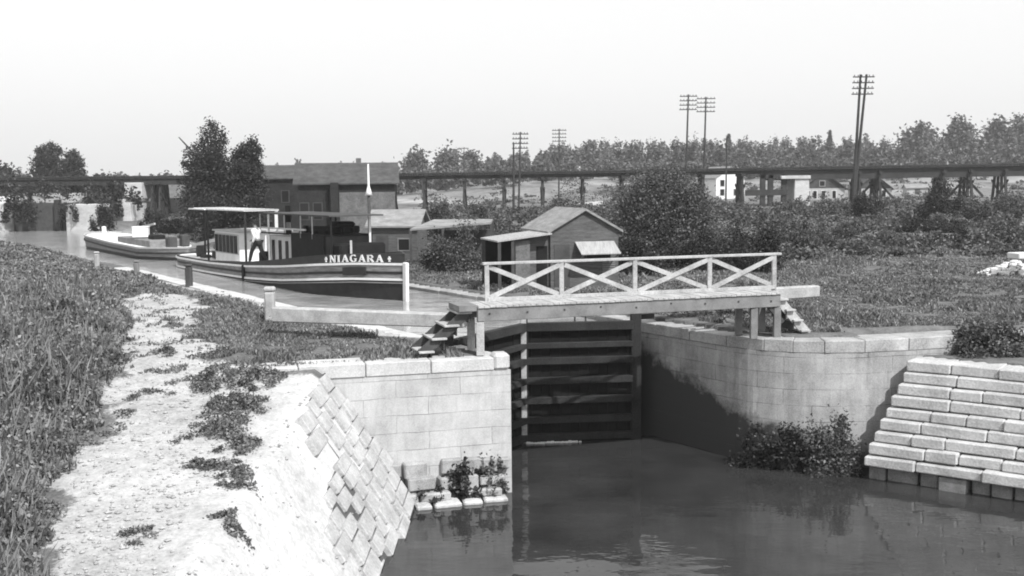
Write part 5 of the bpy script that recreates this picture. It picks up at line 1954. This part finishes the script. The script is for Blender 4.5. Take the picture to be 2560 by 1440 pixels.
tag(po, 'loose pebbles strewn over the bare path and bank', 'pebbles', kind='stuff')

# weed clumps along the top of the bank and tufts on the path
CLP = [
    ('large weed clump at the end of the left coping', 560, 960, 0.75, 0.5, 2200), ('weed clump touching the end of the coping stones', 655, 950, 0.5, 0.4, 1400),
    ('broad weed clump on the bank top, middle of the strip', 590, 1030, 0.6, 0.55, 2000), ('weed clump below the middle one on the bank top', 560, 1085, 0.6, 0.4, 1500),
    ('ragged weed patch halfway down the bank strip', 610, 1120, 0.4, 0.3, 800), ('sparse weed patch lower on the bank strip', 540, 1170, 0.4, 0.22, 600),
    ('thin weed patch near the facing stones', 605, 1185, 0.3, 0.2, 450), ('spreading weed on the bare bank', 590, 1215, 0.32, 0.14, 300),
    ('weed tuft nearer the camera on the bank strip', 560, 1300, 0.25, 0.18, 350), ('last small weed tuft on the bank strip', 590, 1335, 0.22, 0.16, 260),
    ('flat weed left of the bank strip', 490, 960, 0.5, 0.2, 700), ('small tuft left of the sparse weed patch', 490, 1165, 0.15, 0.2, 200),
    ('round tuft far up the middle of the path', 425, 815, 0.35, 0.22, 420), ('round tuft in the middle of the path', 410, 885, 0.33, 0.26, 460),
    ('flat little tuft on the path below the round one', 385, 932, 0.25, 0.1, 160), ('spreading tuft on the path, level with the coping end', 358, 990, 0.3, 0.2, 300),
    ('faint tuft on the path left of the facing stones', 312, 1040, 0.25, 0.15, 160), ('flat tuft across the near path', 325, 1338, 0.42, 0.08, 320),
    ('thin flat tuft on the path in the middle distance', 300, 1075, 0.25, 0.07, 120), ('weed clump jutting onto the path from the left', 120, 1170, 0.4, 0.35, 900),
    ('weed clump at the left path edge near the camera', 60, 1300, 0.5, 0.45, 1200), ('dark weed clump where the path narrows', 150, 1110, 0.55, 0.45, 1300),
]
for lab, px, py, r_, h_, n in CLP:
    # walk down the ray to the ground
    d = ray(px, py)
    o = Vector((0, 0, CAMZ))
    k = 10.0
    while k < 60 and (o + d * k).z > float(ground_z(np.array([(o + d * k).x]), np.array([(o + d * k).y]))[0]):
        k += 0.05
    p = o + d * k
    t = thing('weed_clump', lab, 'weed', (p.x, p.y, p.z - 0.03), 'weed clumps by the towpath')
    n = int(n * 1.0)
    ks = max(4, int(n / 60))
    cx, cy = rng.normal(0, 0.55, ks) * r_, rng.normal(0, 0.62, ks) * r_
    k = rng.integers(0, ks, n)
    ax, ay = cx[k] + rng.normal(0, 0.07, n), cy[k] + rng.normal(0, 0.07, n)
    hh = h_ * np.exp(-(ax ** 2 + ay ** 2) / (1.1 * r_ * r_)) * (0.5 + 0.5 * rng.random(ks))[k]
    pts = np.stack([p.x + ax, p.y + ay, ground_z(p.x + ax, p.y + ay) + hh * rng.random(n) ** 0.7], -1)
    quad_mesh('foliage', leaf_quads(pts, 0.07, 0.8), rng.random(n), M['weed_dark'], t)

# ------------------------------------------------------------------ summer haze over the far ground
hm_, ht_, hb_ = nodes('haze air')
ht_.nodes.remove(hb_)
pv = nd(ht_, 'ShaderNodeVolumePrincipled')
pv.inputs['Color'].default_value = g(0.95)
pv.inputs['Density'].default_value = 0.00042
pv.inputs['Anisotropy'].default_value = 0.2
ht_.links.new(pv.outputs[0], ht_.nodes['Material Output'].inputs['Volume'])
mb = MB().box((0, 430, 15), (1700, 1000, 90))
tag(mb.build('haze', hm_), kind='stuff')
